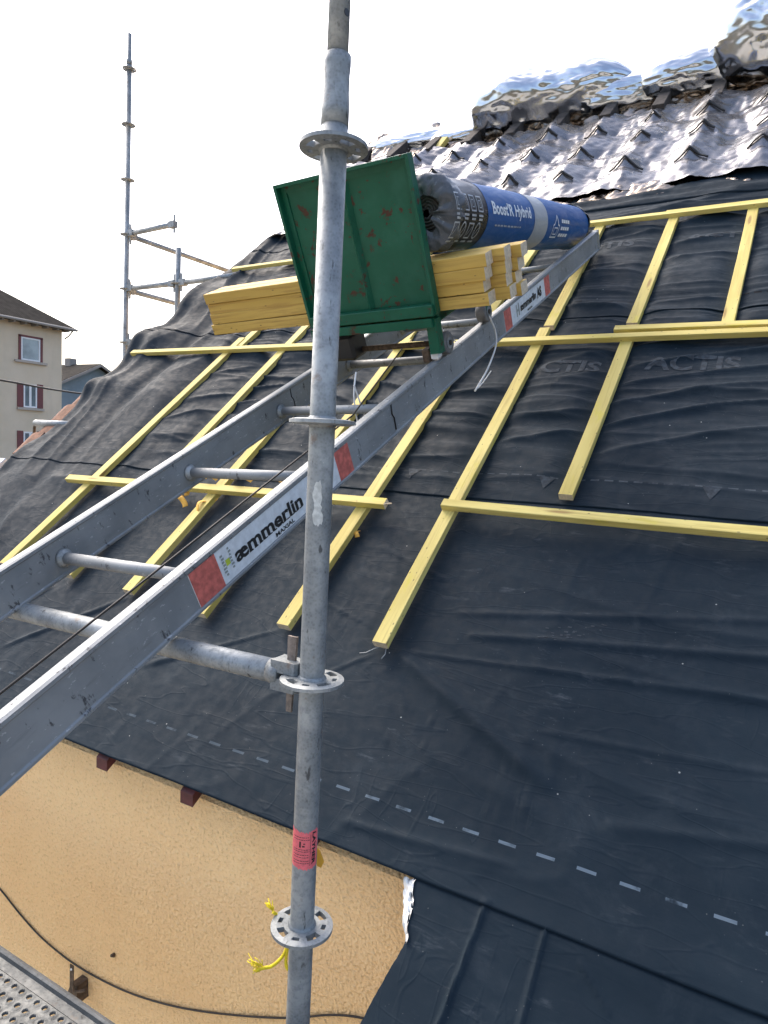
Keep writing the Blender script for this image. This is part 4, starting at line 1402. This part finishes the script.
window(bl, bi, 25.38, 1.37, .86, 1.40, 'open')
window(bl, bi, 25.38, -1.45, .86, 1.35, 'open')
for z in (4.18, 1.37, -1.45):
    for y_ in (20.6, 16.4):
        window(bl, bi, y_, z, .86, 1.38, 'open')

b2 = empty('timber_house', Vector((-60, 45, -6.2)), 'grey-blue clad house with a gable, behind the beige apartment house', 'house')
i2 = Matrix.Translation(-Vector((-60, 45, -6.2)))
gy0, gya, gy1, gze, gza = 40.6, 45.7, 50.8, 4.1, 6.62
MB().prism([(-60, gy0, -6.2), (-60, gy0, gze), (-60, gya, gza), (-60, gy1, gze), (-60, gy1, -6.2)], (-9, 0, 0), i2).build('wall', GW_, b2, i2 if False else None)
o = MB(); sl = (gza - gze) / (gya - gy0)
for sg, ye in ((-1, gy0 - .8), (1, gy1 + .8)):
    ze = gza - sl * abs(ye - gya)
    o.prism([(-59.3, ye, ze + .02), (-59.3, gya, gza + .02), (-59.3, gya, gza + .28), (-59.3, ye, ze + .28)], (-11, 0, 0), i2)
o.build('roof', RT1, b2)
o = MB()
for ye in (gy0 - .8, gy1 + .8):
    ze = gza - sl * abs(ye - gya)
    o.prism([(-59.29, ye, ze - .02), (-59.29, gya, gza - .02), (-59.29, gya, gza + .24), (-59.29, ye, ze + .24)], (.08, 0, 0), i2)
o.build('bargeboard', FAS, b2)
fr = MB().box((-60, 44.0, 1.2), (-59.93, 45.6, 2.7), 0, i2).build('window', WHITE, b2)
MB().box((-59.94, 44.12, 1.32), (-59.92, 44.74, 2.58), 0, i2).build('pane', GLS, fr)
MB().box((-59.94, 44.86, 1.32), (-59.92, 45.48, 2.58), 0, i2).build('pane', GLS2, fr)
MB().box((-64.4, 45.3, 6.4), (-63.6, 46.1, 7.5), 0, i2).build('chimney', FAS, b2)

# bare tree beside it
tr = empty('bare_tree', Vector((-52, 41.6, -6.2)), 'small leafless tree in front of the grey-blue house', 'tree')
ti = Matrix.Translation(-Vector((-52, 41.6, -6.2)))
o = MB(); o.tube([(-52, 41.6, -6.2), (-52.05, 41.65, -2), (-52, 41.7, .8)], .1, 8, True, [.16, .11, .07]); BARK = m_flat('bare_bark', (.14, .115, .09), .9)
o.build('trunk', BARK, tr, ti)
o = MB(); rt = random.Random(5)
def branch(p, d, L, r, dep):
    q_ = p + d * L
    o.tube([p, p.lerp(q_, .5) + Vector((rt.uniform(-.05, .05), rt.uniform(-.05, .05), 0)), q_], r, 4, False, [r, r * .8, r * .6])
    if dep == 0: return
    for _ in range(3):
        nd = (d + Vector((rt.uniform(-.7, .7), rt.uniform(-.7, .7), rt.uniform(-.1, .6)))).normalized()
        branch(p.lerp(q_, rt.uniform(.5, 1)), nd, L * rt.uniform(.55, .8), r * .6, dep - 1)
for k in range(6):
    a = k * 1.05
    branch(Vector((-52, 41.65, -.4 + .2 * k)), Vector((.5 * math.cos(a), .5 * math.sin(a), .8)).normalized(), 1.3, .04, 3)
o.build('crown', BARK, tr, ti, fix=False)

# overhead wires across the street
def pt(px, py, dist):
    d = CR * ((px - 384) / FPX) - CU * ((py - 512) / FPX) + CF
    return d.normalized() * dist
cord('overhead_wire', [pt(-120, 362, 20), pt(0, 380, 22), pt(50, 389, 24), pt(92, 395, 26), pt(160, 404, 29)], .030, CABLE, 'black overhead wire crossing the beige house between two windows', 'wire')
cord('overhead_wire', [pt(-120, 474, 16), pt(0, 469, 18), pt(20, 467, 19), pt(80, 462, 22)], .022, CABLE, 'lower black overhead wire at the left edge beside the verge', 'wire')

# ------------------------------------------------------------------ ground
t = MT('bounce_gravel', rnd=False)  # kept pale to throw light back at the house wall
nz = t.noise(.35, 6, .6)
gm = t.out(t.mix(t.rng(nz, .4, .6), (.30, .28, .23), (.40, .37, .32)), .95, 0, t.bump(t.noise(6), .5, .05))
t2 = MT('bare_earth_and_grass', rnd=False)
g2 = t2.out(t2.mix(t2.rng(t2.noise(.12, 6, .6), .4, .6), (.055, .050, .032), (.115, .095, .062)), .95, 0, t2.bump(t2.noise(5), .5, .05), .1)
o = MB(); o.box((-21, -26, -6.198), (20, 17, -6.193)); tag(o.build('bounce_yard', gm), None, None, None, 'structure')  # unseen yard, added to bounce light onto the ochre wall
o = MB(); o.box((-400, -400, -6.7), (400, 400, -6.2)); tag(o.build('ground', g2), None, None, None, 'structure')
t = MT('asphalt', rnd=False)
am = t.out(t.mix(t.rng(t.noise(30), .4, .6), (.045, .045, .047), (.065, .065, .066)), .9, 0, t.bump(t.noise(90), .3, .01))
o = MB(); o.box((-30, -300, -6.19), (-22, 300, -6.185)); tag(o.build('road', am), None, None, None, 'structure')

# ------------------------------------------------------------------ camera, light, sky
cam = bpy.data.cameras.new('camera'); co = bpy.data.objects.new('camera', cam); COL.objects.link(co)
co.matrix_world = frame(CR, CU, -CF, Vector((0, 0, 0)))
cam.sensor_fit = 'VERTICAL'; cam.sensor_height = 36; cam.sensor_width = 27; cam.lens = FPX / 1024 * 36
cam.clip_start = .05; cam.clip_end = 2000
SC.camera = co

SUN_EL, SUN_AZ = math.radians(48), math.radians(-68)                   # azimuth from +Y towards +X
sd = Vector((math.sin(SUN_AZ) * math.cos(SUN_EL), math.cos(SUN_AZ) * math.cos(SUN_EL), math.sin(SUN_EL)))
sl_ = bpy.data.lights.new('sun', 'SUN'); sl_.energy = .7; sl_.angle = math.radians(50); sl_.color = (1, .95, .88)
so = bpy.data.objects.new('sun', sl_); COL.objects.link(so); so.rotation_euler = sd.to_track_quat('Z', 'Y').to_euler(); so.location = (0, 0, 30)
wd = bpy.data.worlds.new('World'); SC.world = wd; wd.use_nodes = True
nt = wd.node_tree; bg = nt.nodes['Background']
sk = nt.nodes.new('ShaderNodeTexSky'); sk.sky_type = 'NISHITA'; sk.sun_disc = False
sk.sun_elevation = SUN_EL; sk.sun_rotation = SUN_AZ
sk.air_density = 1.0; sk.dust_density = 6.0; sk.ozone_density = 1.0; sk.altitude = 200
hsv = nt.nodes.new('ShaderNodeHueSaturation'); hsv.inputs['Saturation'].default_value = .95
nt.links.new(sk.outputs[0], hsv.inputs['Color']); nt.links.new(hsv.outputs[0], bg.inputs['Color'])
bg.inputs['Strength'].default_value = .15
SC.view_settings.view_transform = 'Standard'; SC.view_settings.look = 'None'
SC.view_settings.exposure = 1.55; SC.view_settings.gamma = 1.0
SC.view_settings.use_curve_mapping = False
